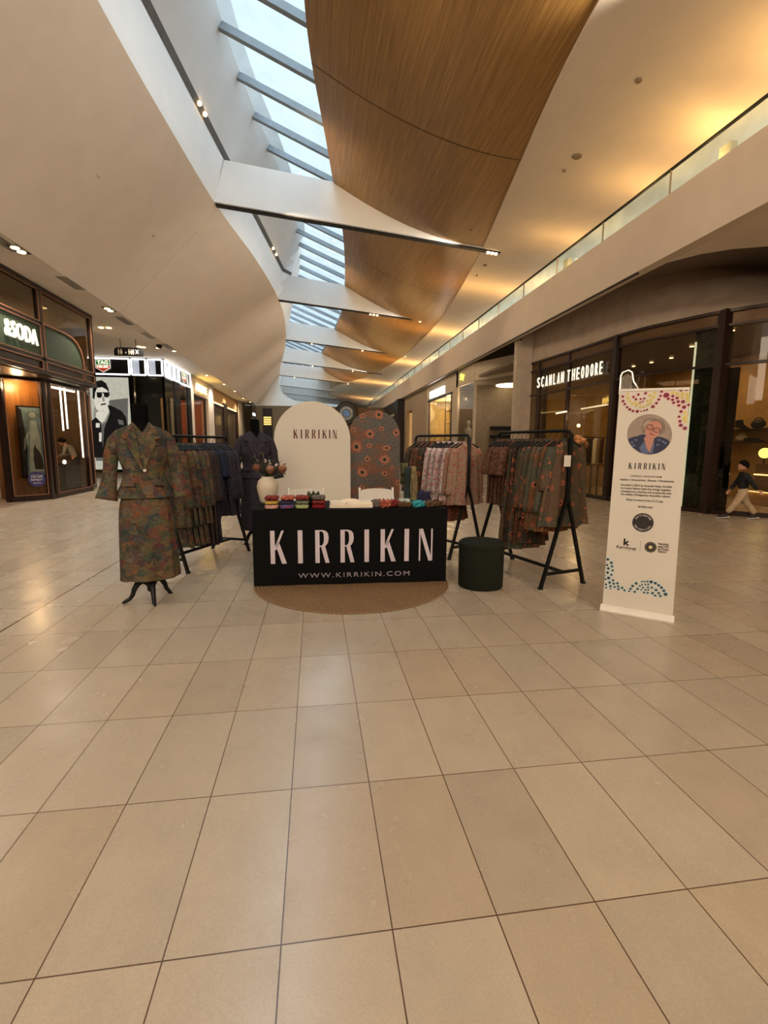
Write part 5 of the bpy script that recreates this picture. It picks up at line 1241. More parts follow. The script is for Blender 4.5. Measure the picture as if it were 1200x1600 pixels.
P = (TA + tn * .008, tr_, V((0, 0, 1)), tn)
wl = mat('pale_lilac_print', (196, 184, 190), .6, var=.03)
q = MB(); namemb(q, P, TWD * .505, .407, .335, .001); part('name_lettering', q, wl, cl)
q = MB(); textmb(q, 'WWW.KIRRIKIN.COM', P, TWD * .513, .112, 1.13, .048, .001, bold=.004, spacing=1.25); part('web_address', q, wl, cl)

# ---------------- arch boards
def arch(cx, y, w_, top, mt, name, label, cat='display board', th=.05, cb=None):
    r_ = w_ / 2; pts = [(-r_, 0), (r_, 0)] + [(r_ * math.cos(PI * k / 32), top - r_ + r_ * math.sin(PI * k / 32)) for k in range(33)]
    root = thing(name, label, cat, (cx, y, 0)); Pq = (V((cx, y, 0)), V((1, 0, 0)), V((0, 0, 1)), V((0, -1, 0)))
    bmb = MB().prism(pts, Pq, -th, 0)
    if cb: bmb, mt = cb(bmb, Pq, mt)
    part('board', bmb, mt, root)
    part('foot', MB().box((cx - r_ * .6, y + th, 0), (cx + r_ * .6, y + .35, .03)), M['plastic'], root)
    part('strut', MB().bar((cx, y + th, 1.1), (cx, y + .32, .03), .04), M['plastic'], root)
    return root, Pq
AM = NT('white_linen_board'); n1 = AM.noise(AM.map(AM.co(), (60, 60, 3)), 4, 2); n2 = AM.noise(AM.map(AM.co(), (3, 60, 60)), 4, 2)
a = AM.mix(.5, AM.ramp(n1.outputs[0], [(.3, (206, 196, 180)), (.7, (218, 209, 193))]), AM.ramp(n2.outputs[0], [(.3, (206, 196, 180)), (.7, (218, 209, 193))])); AM.col(a); AM.b.inputs['Roughness'].default_value = .8
w1, P = arch(-.04, 8.0, 1.235, 2.11, AM.m, 'arch_board', 'large cream arch-topped board with dark red capitals behind the table')
q = MB(); namemb(q, P, .045, 1.585, .143, .004, t0=.001); part('name_lettering', q, mat('dark_red_letters', (92, 28, 28), .6), w1)
PB = NT('poppy_artwork_board'); co = PB.co(); n1 = PB.noise(co, 55, 4, .8); g = PB.noise(PB.map(co, (.6, 1, 1.6)), 2.2, 3, .6)
a = PB.ramp(n1.outputs[0], [(.38, (36, 34, 34)), (.5, (78, 74, 68)), (.62, (122, 114, 100))]); a = PB.mix(PB.math('MULTIPLY', PB.ramp(g.outputs[0], [(.47, 0.), (.57, 1.)]), .8), a, PB.ramp(n1.outputs[0], [(.38, (62, 30, 16)), (.6, (148, 90, 48))])); PB.col(a); PB.b.inputs['Roughness'].default_value = .7
def poppies(fl, P2, base):
    pmats = [base, mat('board_orange', (142, 84, 62), .7, var=.12, scale=40), mat('board_amber', (164, 112, 76), .7, var=.1, scale=40), mat('board_black', (22, 12, 14), .7)]
    for fx, fy, rx, ry, an in ((566, 650, 4.5, 4, 0), (592, 648, 7, 7, .4), (552, 672, 4.5, 4, 0), (578, 678, 7.5, 7, -.5), (596, 670, 4.5, 3.6, 0), (619, 676, 5.5, 6, 0), (557, 698, 8.5, 9.5, .3), (577, 696, 4.5, 4, 0), (604, 700, 7.5, 4.5, 0),
                               (574, 717, 5, 4.6, 0), (601, 718, 8.5, 7.5, 0), (566, 738, 9.5, 7, -.6), (601, 740, 5, 4.6, 0), (565, 761, 4.5, 4, 0), (622, 754, 4.5, 4, 0), (595, 765, 7, 5, 0), (612, 730, 3, 3, 0), (585, 778, 6, 5, 0)):
        c = aty(fx, fy, 8.32); sc_ = 1 / 90; cx_, cz_ = c.x - 1.02, c.z
        def el(k): return [(cx_ + sc_ * k * (rx * math.cos(t) * math.cos(an) - ry * math.sin(t) * math.sin(an)) * (1 + .06 * math.sin(5 * t + fx)), cz_ + sc_ * k * (rx * math.cos(t) * math.sin(an) + ry * math.sin(t) * math.cos(an)) * (1 + .06 * math.sin(4 * t + fy))) for t in [2 * PI * i / 26 for i in range(26)]]
        if cx_ - sc_ * rx < -.44 or cx_ + sc_ * rx > .44: pts_ = [(max(-.445, min(.445, x)), z) for x, z in el(1)]
        else: pts_ = el(1)
        fl.prism(pts_, P2, .001, .003, 1); fl.prism(el(.62), P2, .003, .004, 2); fl.prism(el(.36), P2, .004, .005, 3)
    return fl, pmats
w2, P2 = arch(1.02, 8.32, .90, 2.01, PB.m, 'patterned_arch_board', 'arch-topped board with grey ground and orange dark-centred poppies', cb=poppies)

# ---------------- ottoman
ot = thing('ottoman', 'dark green cylindrical ottoman at the right end of the table', 'ottoman', (1.655, 4.56, 0))
OM = mat('dark_green_fabric', (27, 30, 20), .9, spec=.2, var=.1, scale=60, bump=.1, bscale=300)
part('drum', MB().lathe([(0, 0), (.215, .0), (.225, .012), (.226, .40), (.226, .415)], 56, 0, Matrix.Translation((1.655, 4.56, 0))), OM, ot, True)
part('cushion_top', MB().lathe([(.226, .415), (.229, .425), (.228, .45), (.21, .468), (.15, .476), (0, .478)], 56, 0, Matrix.Translation((1.655, 4.56, 0))), OM, ot, True)
part('piping', MB().tube([V((1.655 + .229 * math.cos(2 * PI * k / 56), 4.56 + .229 * math.sin(2 * PI * k / 56), .417)) for k in range(57)], .004, 6), OM, ot, True)

# ---------------- white folding chairs
def chair(x, y, rz, label):
    root = thing('folding_chair', label, 'chair', (x, y, 0), rz, 'white chairs behind the table')
    B = lambda name, mb: mb.build(name, M['plastic'], root)
    pts = [(-.205, -.09), (.205, -.09), (.205, .05)] + [(.205 * math.cos(PI * k / 16), .05 + .035 * math.sin(PI * k / 16)) for k in range(1, 16)] + [(-.205, .05)]
    B('backrest', MB().prism(pts, (V((0, .19, .775)), V((1, 0, 0)), V((0, 0, 1)), V((0, -1, 0))), -.012, .012))
    B('lower_rail', MB().box((-.2, .18, .58), (.2, .2, .62)))
    B('seat', MB().box((-.2, -.2, .43), (.2, .17, .46)))
    for s in (-1, 1):
        B('back_post', MB().tube([(s * .215, -.17, .0), (s * .215, .1, .5), (s * .215, .2, .87)], .015, 8)); B('rear_leg', MB().tube([(s * .19, .19, 0), (s * .19, -.1, .43)], .013, 8))
    B('stretcher', MB().tube([(-.21, -.13, .08), (.21, -.13, .08)], .01, 8)); B('rear_stretcher', MB().tube([(-.19, .17, .08), (.19, .17, .08)], .01, 8))
chair(-.125, 5.93, 0, 'white folding chair behind the left half of the table'); chair(.775, 5.93, 0, 'white folding chair behind the right half of the table')

# ---------------- vase with dried flowers
vx, vy = -.515, 5.30
o = MB().lathe([(0, TH), (.07, TH), (.085, TH + .03), (.112, TH + .15), (.115, TH + .19), (.10, TH + .245), (.072, TH + .272), (.062, TH + .285), (.066, TH + .292), (.055, TH + .288), (.05, TH + .2), (0, TH + .2)], 44).build('vase', mat('cream_ceramic', (198, 184, 162), .5, var=.02), smooth=True)
o.data.transform(Matrix.Translation((0, 0, 0))); o.location = (vx, vy, 0); tag(o, 'cream ceramic vase at the left end of the table', 'vase')
STM = mat('olive_stem', (70, 72, 44), .8, var=.2); PRO = [mat('protea_peach', (150, 104, 78), .8, var=.2, scale=60), mat('protea_brown', (104, 64, 44), .8, var=.2, scale=60)]
mouth = V((vx, vy, TH + .27))
def protea(px_, py_, y, r_, label, m_):
    c = aty(px_, py_, y); root = thing('protea_bloom', label, 'flower', mouth, 0, 'flowers in the cream vase')
    q = MB(); q.lathe([(0, -.9), (.45, -.8), (.85, -.35), (.98, .1), (.85, .6), (.45, .95), (0, 1.02)], 20, 0, Matrix.Translation(c) @ Matrix.Scale(r_, 4)); part('bloom', q, m_, root, True)
    q = MB()
    for k in range(16):
        a = 2 * PI * k / 16; o_ = V((math.cos(a), math.sin(a), 0))
        q.add([c + o_ * r_ * .5 + V((0, 0, -r_ * .95)), c + (o_ * r_ * 1.06).xyz + V((-.3 * o_.y * r_ * .5, .3 * o_.x * r_ * .5, -r_ * .1)), c + o_ * r_ * .98 + V((0, 0, r_ * .75)), c + (o_ * r_ * 1.06) + V((.3 * o_.y * r_ * .5, -.3 * o_.x * r_ * .5, -r_ * .1))], [(0, 1, 2, 3)])
    part('bracts', q, PRO[1], root)
    part('stem', MB().tube([c + V((0, 0, -r_ * .8)), mouth.lerp(c, .5) + V((0, 0, -.02)), mouth + V((0, 0, -.1))], .005, 6), STM, root)
protea(422, 734, 5.22, .046, 'peach round protea bloom at the front centre of the vase', PRO[0])
protea(401, 731, 5.26, .042, 'brownish protea bloom at the left of the vase', PRO[1])
protea(441, 733, 5.26, .046, 'peach protea bloom leaning right over the vase', PRO[0])
for px_, py_, s in ((415, 720, 'upright'), (432, 727, 'right')):
    c = aty(px_, py_, 5.3); root = thing('white_bloom', 'small white flower, %s one, among the dried proteas' % s, 'flower', mouth, 0, 'flowers in the cream vase')
    q = MB()
    for k in range(6): q.ball(c + V((rnd.uniform(-.01, .01), rnd.uniform(-.01, .01), rnd.uniform(-.01, .01))), .012, 6)
    part('petals', q, M['plastic'], root, True); part('stem', MB().tube([c, mouth + V((0, 0, -.08))], .003, 6), STM, root)
for k, (px_, py_) in enumerate(((396, 712), (405, 716), (410, 709), (420, 714), (428, 716), (438, 722), (445, 727), (440, 747), (447, 742), (400, 724), (412, 722), (425, 724), (433, 732), (407, 738), (432, 741))):
    e = aty(px_, py_, 5.3 + .05 * math.sin(k * 2)); root = thing('leafy_sprig', 'olive dried sprig in the cream vase, %s counting from the left' % ORD[k], 'foliage', mouth, 0, 'dried sprigs in the cream vase')
    mid = mouth.lerp(e, .5) + V((0, 0, .05 if py_ > 740 else .01)); path = [mouth + V((0, 0, -.08)), mouth + V((0, 0, .0)), mid, e]
    part('stem', MB().tube(path, .0025, 5), STM, root); q = MB()
    for j in range(30):
        b = mid.lerp(e, (j - 10) / 20 * 1.02) if j > 10 else mouth.lerp(mid, .2 + j / 14); o_ = V((rnd.uniform(-1, 1), rnd.uniform(-1, 1), rnd.uniform(-.2, 1))).normalized() * .042; sd = o_.cross(V((0, 0, 1))).normalized() * .007
        q.add([b, b + o_ * .5 + sd, b + o_, b + o_ * .5 - sd], [(0, 1, 2, 3)])
    part('leaves', q, mat('dried_leaf_%s' % 'abcdefghijklmno'[k], ((74, 70, 44), (60, 64, 44), (92, 78, 50))[k % 3], .8, var=.2), root)

# ---------------- scarves, boxes and accessories on the table
def pillow(name, c, sx, sy, sz, m_, label, rz=0, seed=0, crumple=.0, group=None, layers=2):
    r_ = random.Random(seed); q = MB(); n = 14; rows = []
    for i in range(n + 1):
        v = -1 + 2 * i / n; row = []
        for k in range(28):
            th = 2 * PI * k / 28; ca, sa = math.cos(th), math.sin(th); pw = lambda a, e: math.copysign(abs(a) ** e, a)
            prof = max(0.02, (1 - abs(v) ** 6)) ** .35
            x = sx * v; y = sy * pw(ca, .35) * prof; z = sz * (pw(sa, .6) * prof + 1)
            if crumple:
                f = crumple * (math.sin(9 * v + 3 * th + seed) + math.sin(5 * th - 7 * v + seed * 2) * .7); y += y * f; z = max(0, z + sz * f * 1.2); x += sx * .15 * f
            elif abs(ca) > .6 and ca < 0: y += .004 * math.cos(z / sz * PI * layers)
            row.append(V((x, y, z)))
        rows.append(row)
    q.grid(rows, closed=True); q.add([rows[0][k] for k in range(28)], [tuple(range(28))]); q.add([rows[-1][k] for k in range(28)], [tuple(reversed(range(28)))])
    o = q.build(name, m_, smooth=True); o.location = c; o.rotation_euler = (0, 0, rz); return tag(o, label, 'scarf', group)
sc_m = {'pinkdot': floral_mat('pink_cream_scarf', [(.4, (120, 30, 40)), (.5, (200, 160, 140)), (.6, (196, 150, 130))], 70, .2), 'gold': floral_mat('ochre_scarf', [(.3, (140, 110, 40)), (.6, (196, 166, 80))], 60, .2),
        'red': floral_mat('dark_red_scarf', [(.35, (60, 14, 18)), (.5, (120, 36, 34)), (.7, (180, 90, 70))], 60, .3), 'navy': floral_mat('navy_scarf', [(.3, (20, 20, 36)), (.6, (54, 50, 74))], 50, .3),
        'mix': floral_mat('red_blue_scarf', [(.38, (150, 40, 40)), (.47, (70, 60, 110)), (.58, (100, 130, 170))], 18, .3), 'sage': floral_mat('sage_scarf', [(.3, (70, 80, 60)), (.6, (120, 120, 96))], 50, .3),
        'lime': floral_mat('lime_white_scarf', [(.42, (92, 110, 30)), (.5, (190, 190, 150)), (.58, (120, 130, 50))], 40, .1), 'crimson': floral_mat('crimson_scarf', [(.3, (100, 10, 20)), (.7, (140, 26, 34))], 20, .2),
        'grey': floral_mat('grey_scarf', [(.3, (70, 62, 58)), (.6, (110, 98, 92))], 50, .3), 'olive': floral_mat('olive_scarf', [(.3, (34, 40, 26)), (.6, (66, 72, 48))], 50, .3),
        'turq': floral_mat('turquoise_scarf', [(.3, (20, 90, 100)), (.5, (46, 150, 160)), (.7, (90, 180, 180))], 50, .4), 'brown': floral_mat('brown_fur_scarf', [(.3, (44, 30, 20)), (.5, (84, 60, 38)), (.7, (120, 92, 60))], 80, .4),
        'rust': floral_mat('rust_scarf', [(.35, (110, 34, 26)), (.5, (170, 80, 60)), (.65, (200, 140, 110))], 50, .3)}
cols_x = (-.435, -.285, -.135, .03)
lay = ((('pinkdot', 'pink and cream patterned'), ('mix', 'red and blue patterned'), ('lime', 'lime and white patterned'), ('crimson', 'plain crimson')),
       (('gold', 'ochre yellow'), ('navy', 'dark navy'), ('sage', 'sage green'), ('red', 'dark red')),
       (('red', 'dark red flecked'), ('rust', 'rust red'), ('red', 'red and white flecked'), ('grey', 'grey')))
for li, row in enumerate(lay):
    for ci, (k, nm) in enumerate(row):
        hz_ = (.021, .016, .019)[li]; base = TH + (0, .046, .082)[li] + .0015
        pillow('folded_scarf', (cols_x[ci] + rnd.uniform(-.006, .006), 4.87 + .02 * li, base), .070, .10, hz_, sc_m[k], '%s folded scarf, %s layer of the %s pile from the left' % (nm, ('bottom', 'middle', 'top')[li], ORD[ci]), rnd.uniform(-.04, .04), ci + li, .0 if li < 2 else .12, 'folded scarves on the left of the table')
pillow('bundled_scarf', (-.02, 5.06, TH + .0015), .075, .06, .065, sc_m['olive'], 'dark olive bundled scarf standing highest behind the folded scarves', .2, 4, .22)
bx = MB().box((-.22, -.12, 0), (.22, .12, .028)).build('flat_box', mat('cream_card', (224, 208, 184), .6)); bx.location = (.36, 4.95, TH + .0015); bx.rotation_euler = (0, 0, -.03); tag(bx, 'cream flat box, lower of the two in the middle of the table', 'box')
bx2 = thing('cream_pouch', 'cream flat pouch with a button, lying on the flat box', 'pouch', (.36, 4.95, TH + .031))
MB().box((-.215, -.115, 0), (.215, .115, .022)).build('pouch_body', mat('cream_card_light', (232, 216, 190), .6), bx2)
MB().prism([(-.1, 0), (.1, 0)] + [(.1 * math.cos(PI * k / 10), .022 * math.sin(PI * k / 10) + .0) for k in range(1, 10)], (V((0, .05, .022)), V((1, 0, 0)), V((0, 0, 1)), V((0, -1, 0))), -.03, .03).build('flap', mat('cream_card_flap', (232, 216, 190), .6), bx2)
MB().ball((-.05, -.117, .012), .006, 8).build('button', M['brownwall'], bx2)
for i, (x, y, sx, sy, sz, k, nm, cr) in enumerate(((.62, 4.86, .045, .06, .040, 'grey', 'grey rolled scarf just right of the cream boxes', .05), (.70, 4.84, .06, .07, .036, 'rust', 'rust and pink crumpled scarf right of the grey roll', .3),
                                                (.80, 4.88, .06, .06, .032, 'red', 'dark red crumpled scarf between rust and brown ones', .3), (.90, 4.85, .075, .07, .025, 'brown', 'brown fluffy scarf left of the turquoise one', .25),
                                                (1.045, 4.82, .058, .055, .030, 'turq', 'bright turquoise crumpled scarf near the right end of the table', .3), (1.20, 4.87, .095, .08, .026, 'brown', 'brown fluffy scarf at the right end of the table', .25))):
    pillow('loose_scarf', (x, y, TH + .0015), sx, sy, sz, sc_m[k], nm, .1 * i, i + 3, cr, 'loose scarves on the right of the table')
o = MB().box((-.06, -.04, 0), (.06, .04, .045)).build('small_box', mat('pale_green_card', (176, 190, 176), .5)); o.location = (.97, 5.2, TH + .0015); tag(o, 'small pale green box behind the loose scarves', 'box')
o = pillow('dark_scarf', (1.17, 5.1, TH + .0015), .06, .06, .06, sc_m['navy'], 'dark bundled scarf behind the turquoise one', .4, 8, .3)
# T-shaped scarf stand behind the table
ss = thing('scarf_stand', 'dark T-shaped stand behind the right end of the table carrying draped scarves', 'stand', (1.17, 6.0, 0))
a = aty(626, 732, 6.0); b = aty(658, 733, 6.0)
part('pole', MB().tube([(1.17, 6.0, .01), (1.17, 6.0, a.z)], .012, 8), M['black'], ss); part('arm', MB().tube([a, b], .013, 8), M['black'], ss)
part('base', MB().lathe([(0, 0), (.15, 0), (.15, .015), (0, .02)], 24, 0, Matrix.Translation((1.17, 6.0, 0))), M['black'], ss)
def drape(px_, y0, y1, w_, m_, label, yy):
    q = MB(); t_ = aty(px_, y0, yy); bt = aty(px_, y1, yy); rows = []
    for z in frange(bt.z, t_.z, .04): rows.append([V((t_.x + w_ * (k / 8 - .5) * (1 + .3 * math.sin(z * 9)), yy - .03 + .012 * math.sin(k * 1.7 + z * 4), z)) for k in range(9)])
    rows.append([V((t_.x + w_ * (k / 8 - .5), yy + .0, t_.z + .02)) for k in range(9)])
    for z in frange(t_.z, t_.z - .25, -.05): rows.append([V((t_.x + w_ * (k / 8 - .5), yy + .03 + .01 * math.sin(k * 1.5 + z * 5), z)) for k in range(9)])
    o = q.grid(rows).build('draped_scarf', m_, smooth=True); sm = o.modifiers.new('thick', 'SOLIDIFY'); sm.thickness = .006; return tag(o, label, 'scarf', 'scarves draped on the T-shaped stand')
drape(637, 731, 790, .085, mat('dark_teal_scarf', (30, 42, 40), .8, var=.2), 'dark teal scarf draped on the stand behind the table', 5.99)
drape(646, 731, 792, .07, mat('beige_olive_scarf', (120, 104, 68), .8, var=.25, scale=30), 'beige-olive scarf draped right of the teal one', 5.98)
drape(632, 726, 742, .10, mat('moss_scarf', (74, 70, 40), .8, var=.3, scale=30), 'short moss-green scarf at the top of the stand', 6.01)

# ---------------- roll-up banner
BL, BR, TL_, TR_ = atz(941, 947, .035), atz(1051, 966, .035), aty(968, 610, 3.86), aty(1078, 607, 3.51)
bd = (BR - BL).normalized(); bm = ((TL_ + TR_) / 2 - (BL + BR) / 2).normalized(); bm = (bm - bd * bm.dot(bd)).normalized(); bn = bd.cross(bm).normalized()
if bn.dot(V((0, -1, 0))) < 0: bn = -bn
bn_root = thing('roll_up_banner', 'tall white roll-up banner with round portrait, name, text and dotted patterns, at the right', 'banner', (BL + BR) / 2 - V((0, 0, .035)))
BW = (BR - BL).length; BH = ((TL_ + TR_) / 2 - (BL + BR) / 2).dot(bm)
P = (BL, bd, bm, bn)
def buv(px_, py_):
    q = atpl(px_, py_, BL, bn) - BL; return (q.dot(bd), q.dot(bm))
tl, trr = buv(968, 610), buv(1078, 607)
BNM = mat('banner_vinyl', (212, 203, 188), .55, var=.012, scale=3)
sheet = MB().prism([(0, 0), (BW, 0), trr, tl], P, -.003, 0)
e0, e1 = BL - bd * .012, BR + bd * .012
q = MB(); prof = [(-.045, .0), (.045, .0), (.05, .015), (.035, .04), (.012, .055), (-.012, .055), (-.035, .04), (-.05, .015)]; hn = V((bn.x, bn.y, 0)).normalized()
q.add([V((e.x, e.y, 0)) + hn * a + V((0, 0, b)) for e in (e0, e1) for a, b in prof], [tuple(range(8)), tuple(reversed(range(8, 16)))] + [(i, (i + 1) % 8, 8 + (i + 1) % 8, 8 + i) for i in range(8)])
part('base_cassette', q, M['plastic'], bn_root)
part('top_bar', MB().bar(BL + bd * tl[0] + bm * tl[1], BL + bd * trr[0] + bm * trr[1], .012, .02), M['plastic'], bn_root)
part('support_pole', MB().tube([BL + bd * BW / 2 - bn * .03, BL + bd * (tl[0] + trr[0]) / 2 + bm * (BH - .01) - bn * .02], .008, 8), M['black'], bn_root)
dm = [BNM, mat('dot_crimson', (116, 18, 36), .6), mat('dot_yellow', (206, 184, 96), .6), mat('dot_navy', (30, 50, 64), .6), mat('halo_pink', (222, 180, 180), .6), mat('halo_blue', (184, 206, 206), .6), mat('halo_yellow', (216, 200, 140), .6)]
def cdots(lst, ox, oy, mi, halo, name, k=8.):
    q = sheet
    for i, (x, y, r_) in enumerate(lst):
        c = buv(ox + x / k, oy + y / k); s_ = r_ / k / 196
        pts_ = lambda f, f2=0: [(c[0] + s_ * f * math.cos(t) * (1 + .1 * math.sin(3 * t + i)), c[1] + s_ * f * (.95) * math.sin(t)) for t in [2 * PI * j / 12 for j in range(12)]]
        lim = lambda ps: [(max(.001, min(BW - .004, a)), min(BH - .002, b)) for a, b in ps]
        q.flat(lim(pts_(1.5)), P, .0012 + (i % 3) * .0001, halo); q.flat(lim(pts_(1.)), P, .0022, mi)
red = [(265, 158, 17), (268, 215, 18), (290, 252, 16), (320, 290, 15), (352, 318, 18), (392, 338, 16), (447, 343, 20), (494, 342, 10), (533, 333, 11), (567, 322, 13), (642, 283, 20), (687, 240, 17), (716, 195, 17), (736, 150, 16), (750, 96, 16), (808, 140, 34), (890, 152, 18), (835, 185, 18), (888, 198, 18),
       (900, 235, 17), (943, 176, 18), (956, 220, 19), (1018, 222, 22), (966, 268, 18), (1032, 290, 23), (1086, 262, 16), (992, 345, 19), (968, 409, 16), (980, 466, 18), (990, 516, 22), (1042, 554, 22), (992, 80, 16), (1060, 74, 14), (398, 162, 16), (428, 192, 16), (460, 132, 16), (490, 188, 13), (534, 182, 14), (515, 220, 11), (482, 230, 10), (550, 115, 17)]
cdots(red, 940, 600, 1, 4, 'crimson_dots')
yel = [(328, 172, 16), (352, 210, 15), (388, 243, 16), (434, 268, 15), (484, 290, 13), (528, 288, 12), (566, 268, 12), (590, 250, 12), (418, 232, 12), (452, 245, 11), (572, 210, 13), (616, 200, 15), (650, 160, 17), (602, 142, 15), (664, 112, 15), (330, 120, 12), (484, 250, 9), (620, 235, 12),
       (888, 108, 17), (942, 122, 17), (1008, 122, 18), (1070, 132, 18), (960, 155, 12), (1010, 165, 15), (1072, 180, 16), (1080, 215, 13), (1046, 362, 16), (1036, 432, 22), (1050, 470, 14), (1056, 400, 12)]
cdots(yel, 940, 600, 2, 6, 'yellow_dots')
nav = [(158, 752, 18), (202, 795, 18), (147, 822, 15), (210, 840, 16), (164, 865, 18), (218, 890, 15), (154, 918, 18), (202, 944, 15), (126, 955, 9), (168, 984, 20), (130, 998, 13), (224, 1014, 15), (180, 1042, 17), (232, 1055, 16), (278, 1050, 15), (134, 1064, 15), (192, 1086, 15), (243, 1096, 14), (288, 1088, 14), (290, 1124, 14),
       (336, 1107, 15), (366, 1138, 14), (425, 1150, 12), (136, 1104, 13), (192, 1116, 10), (442, 1120, 15), (468, 1085, 16), (512, 1052, 17), (582, 1030, 10), (616, 1030, 10), (654, 1028, 12), (700, 1034, 20), (752, 1050, 17), (793, 1076, 16), (828, 1104, 17), (858, 1144, 17), (880, 1188, 21), (558, 1084, 11), (588, 1068, 10),
       (628, 1066, 11), (664, 1064, 11), (530, 1120, 15), (598, 1106, 12), (660, 1100, 12), (708, 1104, 14), (760, 1134, 16), (576, 1132, 10), (630, 1132, 11), (664, 1132, 11), (494, 1158, 15), (612, 1166, 13), (656, 1170, 13), (716, 1174, 16), (794, 1174, 15), (750, 1204, 13), (816, 1210, 14)]
cdots(nav, 930, 780, 3, 5, 'navy_dots')
part('banner_sheet', sheet, dm, bn_root)
# portrait
ptm = [mat('portrait_' + a, b, .6, var=.06, scale=40) for a, b in (('backdrop', (150, 132, 118)), ('skin', (186, 128, 108)), ('hair', (126, 108, 90)), ('navy', (34, 38, 66)), ('blue', (84, 96, 130)), ('dark', (34, 22, 22)), ('lip', (140, 62, 62)), ('haircool', (160, 144, 124)), ('shade', (152, 96, 80)))]
q = MB()
def pp(lst, t, mi):
    q.flat([buv(940 + x / 8, 600 + y / 8) for x, y in lst], P, .001 + t * .0005, mi)
circp = [(600 + 281 * math.cos(2 * PI * k / 48), 630 - 253 * math.sin(2 * PI * k / 48)) for k in range(48)]
pp(circp, 0, 0)
def clipc(l): 
    o_ = []
    for x, y in l:
        dx, dy = (x - 600) / 279, (y - 630) / 251; r_ = math.hypot(dx, dy)
        if r_ > 1: x, y = 600 + dx / r_ * 279, 630 + dy / r_ * 251
        o_.append((x, y))
    return o_
pp(clipc([(325, 700), (340, 680), (400, 660), (450, 650), (520, 625), (560, 650), (640, 680), (700, 655), (770, 670), (830, 700), (860, 730), (840, 770), (790, 820), (700, 870), (600, 883), (480, 860), (400, 800), (345, 740)]), 1, 3)
pp([(500, 560), (505, 500), (530, 450), (590, 432), (660, 430), (730, 445), (780, 480), (800, 530), (790, 580), (760, 620), (725, 640), (700, 600), (560, 620), (510, 600)], 2, 2)
pp([(520, 500), (560, 455), (640, 440), (600, 480), (545, 530), (515, 570)], 3, 7)
pp([(530, 680), (560, 640), (660, 660), (650, 720), (600, 860), (560, 800)], 3, 1); pp([(470, 800), (530, 720), (560, 800), (600, 870), (500, 866)], 3.5, 4); pp([(650, 720), (660, 760), (640, 868), (600, 870)], 3.5, 4)
pp([(545, 560), (560, 510), (600, 480), (660, 462), (720, 475), (750, 510), (748, 570), (720, 630), (680, 670), (620, 690), (580, 670), (550, 620)], 4, 1)
pp([(590, 605), (615, 615), (650, 632), (672, 632), (650, 645), (615, 632)], 5, 6); pp([(632, 560), (648, 590), (640, 604), (625, 598)], 5, 8)
def glr(cx, cy, r0, r1): pp([(cx + r1 * math.cos(2 * PI * k / 20), cy - r1 * .8 * math.sin(2 * PI * k / 20)) for k in range(21)] + [(cx + r0 * math.cos(-2 * PI * k / 20), cy - r0 * .8 * math.sin(-2 * PI * k / 20)) for k in range(21)], 7, 5)
glr(605, 540, 34, 43); glr(692, 578, 34, 43); pp([(640, 548), (660, 558), (660, 564), (640, 554)], 7, 5); pp([(594, 538), (614, 540), (610, 546), (598, 545)], 6, 5); pp([(684, 574), (702, 576), (698, 582), (688, 581)], 6, 5)
for x, y in ((380, 730), (430, 700), (400, 770), (720, 700), (770, 720), (700, 760), (800, 740)): pp([(x + 20 * math.cos(2 * PI * k / 8), y + 14 * math.sin(2 * PI * k / 8)) for k in range(8)], 2.5, 4)
part('portrait', q, ptm, bn_root)
ink = mat('banner_ink', (38, 28, 30), .6)
q = MB(); c = buv(1010.5, 728.5); h_ = buv(1010, 723.5)[1] - buv(1010, 733.5)[1]; namemb(q, P, c[0], c[1], h_, .0008, .0012, 0, 1.03); part('name_lettering', q, ink, bn_root)
q = MB()
for txt, (x0, x1, y), ht_ in (('GAIDOC SHOWCASE', (985, 1034, 744.5), 2.6), ('Fashion | Accessories | Beauty | Homewares', (968, 1052, 751), 4.2), ('Founded in 2014 by Amanda Healy, Kirrikin', (969, 1049, 759.5), 4.4),
                            ('is a luxury fashion label that brings together', (969, 1048, 764.5), 4.4), ('contemporary clothing and accessories with', (969, 1048, 769.5), 4.4), ('the artistry of Indigenous Australian culture.', (969, 1047, 774.3), 4.4),
                            ('Shop in-centre from 3-12 July', (978, 1036, 782.5), 4.4), ('kirrikin.com', (997, 1020, 792), 3.4)):
    c = buv((x0 + x1) / 2, y); wd = buv(x1, y)[0] - buv(x0, y)[0]; hh = buv(1010, y - ht_ / 2)[1] - buv(1010, y + ht_ / 2)[1]
    textmb(q, txt, P, c[0], c[1], wd, hh, .0008, t0=.0012, bold=.012)
part('text_lines', q, ink, bn_root)
q = MB(); c = buv(1004.5, 816.5); r_ = buv(1021.5, 816.5)[0] - c[0]; q.prism(circ(c[0], c[1], r_, 40), P, .001, .0016, 0)
for txt, a0 in (('SCAN TO LEARN MORE', 90), ('SCAN TO LEARN MORE', 270)):
    for i, ch in enumerate(txt):
        if ch == ' ': continue
        an = R(a0 + 62 - i * 124 / 17); cx, cy = c[0] + r_ * .78 * math.cos(an), c[1] + r_ * .78 * math.sin(an)
        rr_, uu_ = bd * math.sin(an) - bm * math.cos(an), bd * math.cos(an) + bm * math.sin(an)
        Pq = (BL + bd * cx + bm * cy, rr_, uu_, bn); textmb(q, ch, Pq, 0, 0, r_ * .10, r_ * .17, .0006, 1, t0=.0018)
part('round_badge', q, [ink, BNM], bn_root)
q = MB(); c = buv(979, 847); textmb(q, 'k', P, c[0], c[1], .040, .056, .0008, t0=.0012, bold=.03); c = buv(978.5, 856.3); textmb(q, 'Karrinyup', P, c[0], c[1], .148, .034, .0008, t0=.0012, bold=.012); part('centre_logo', q, ink, bn_root)
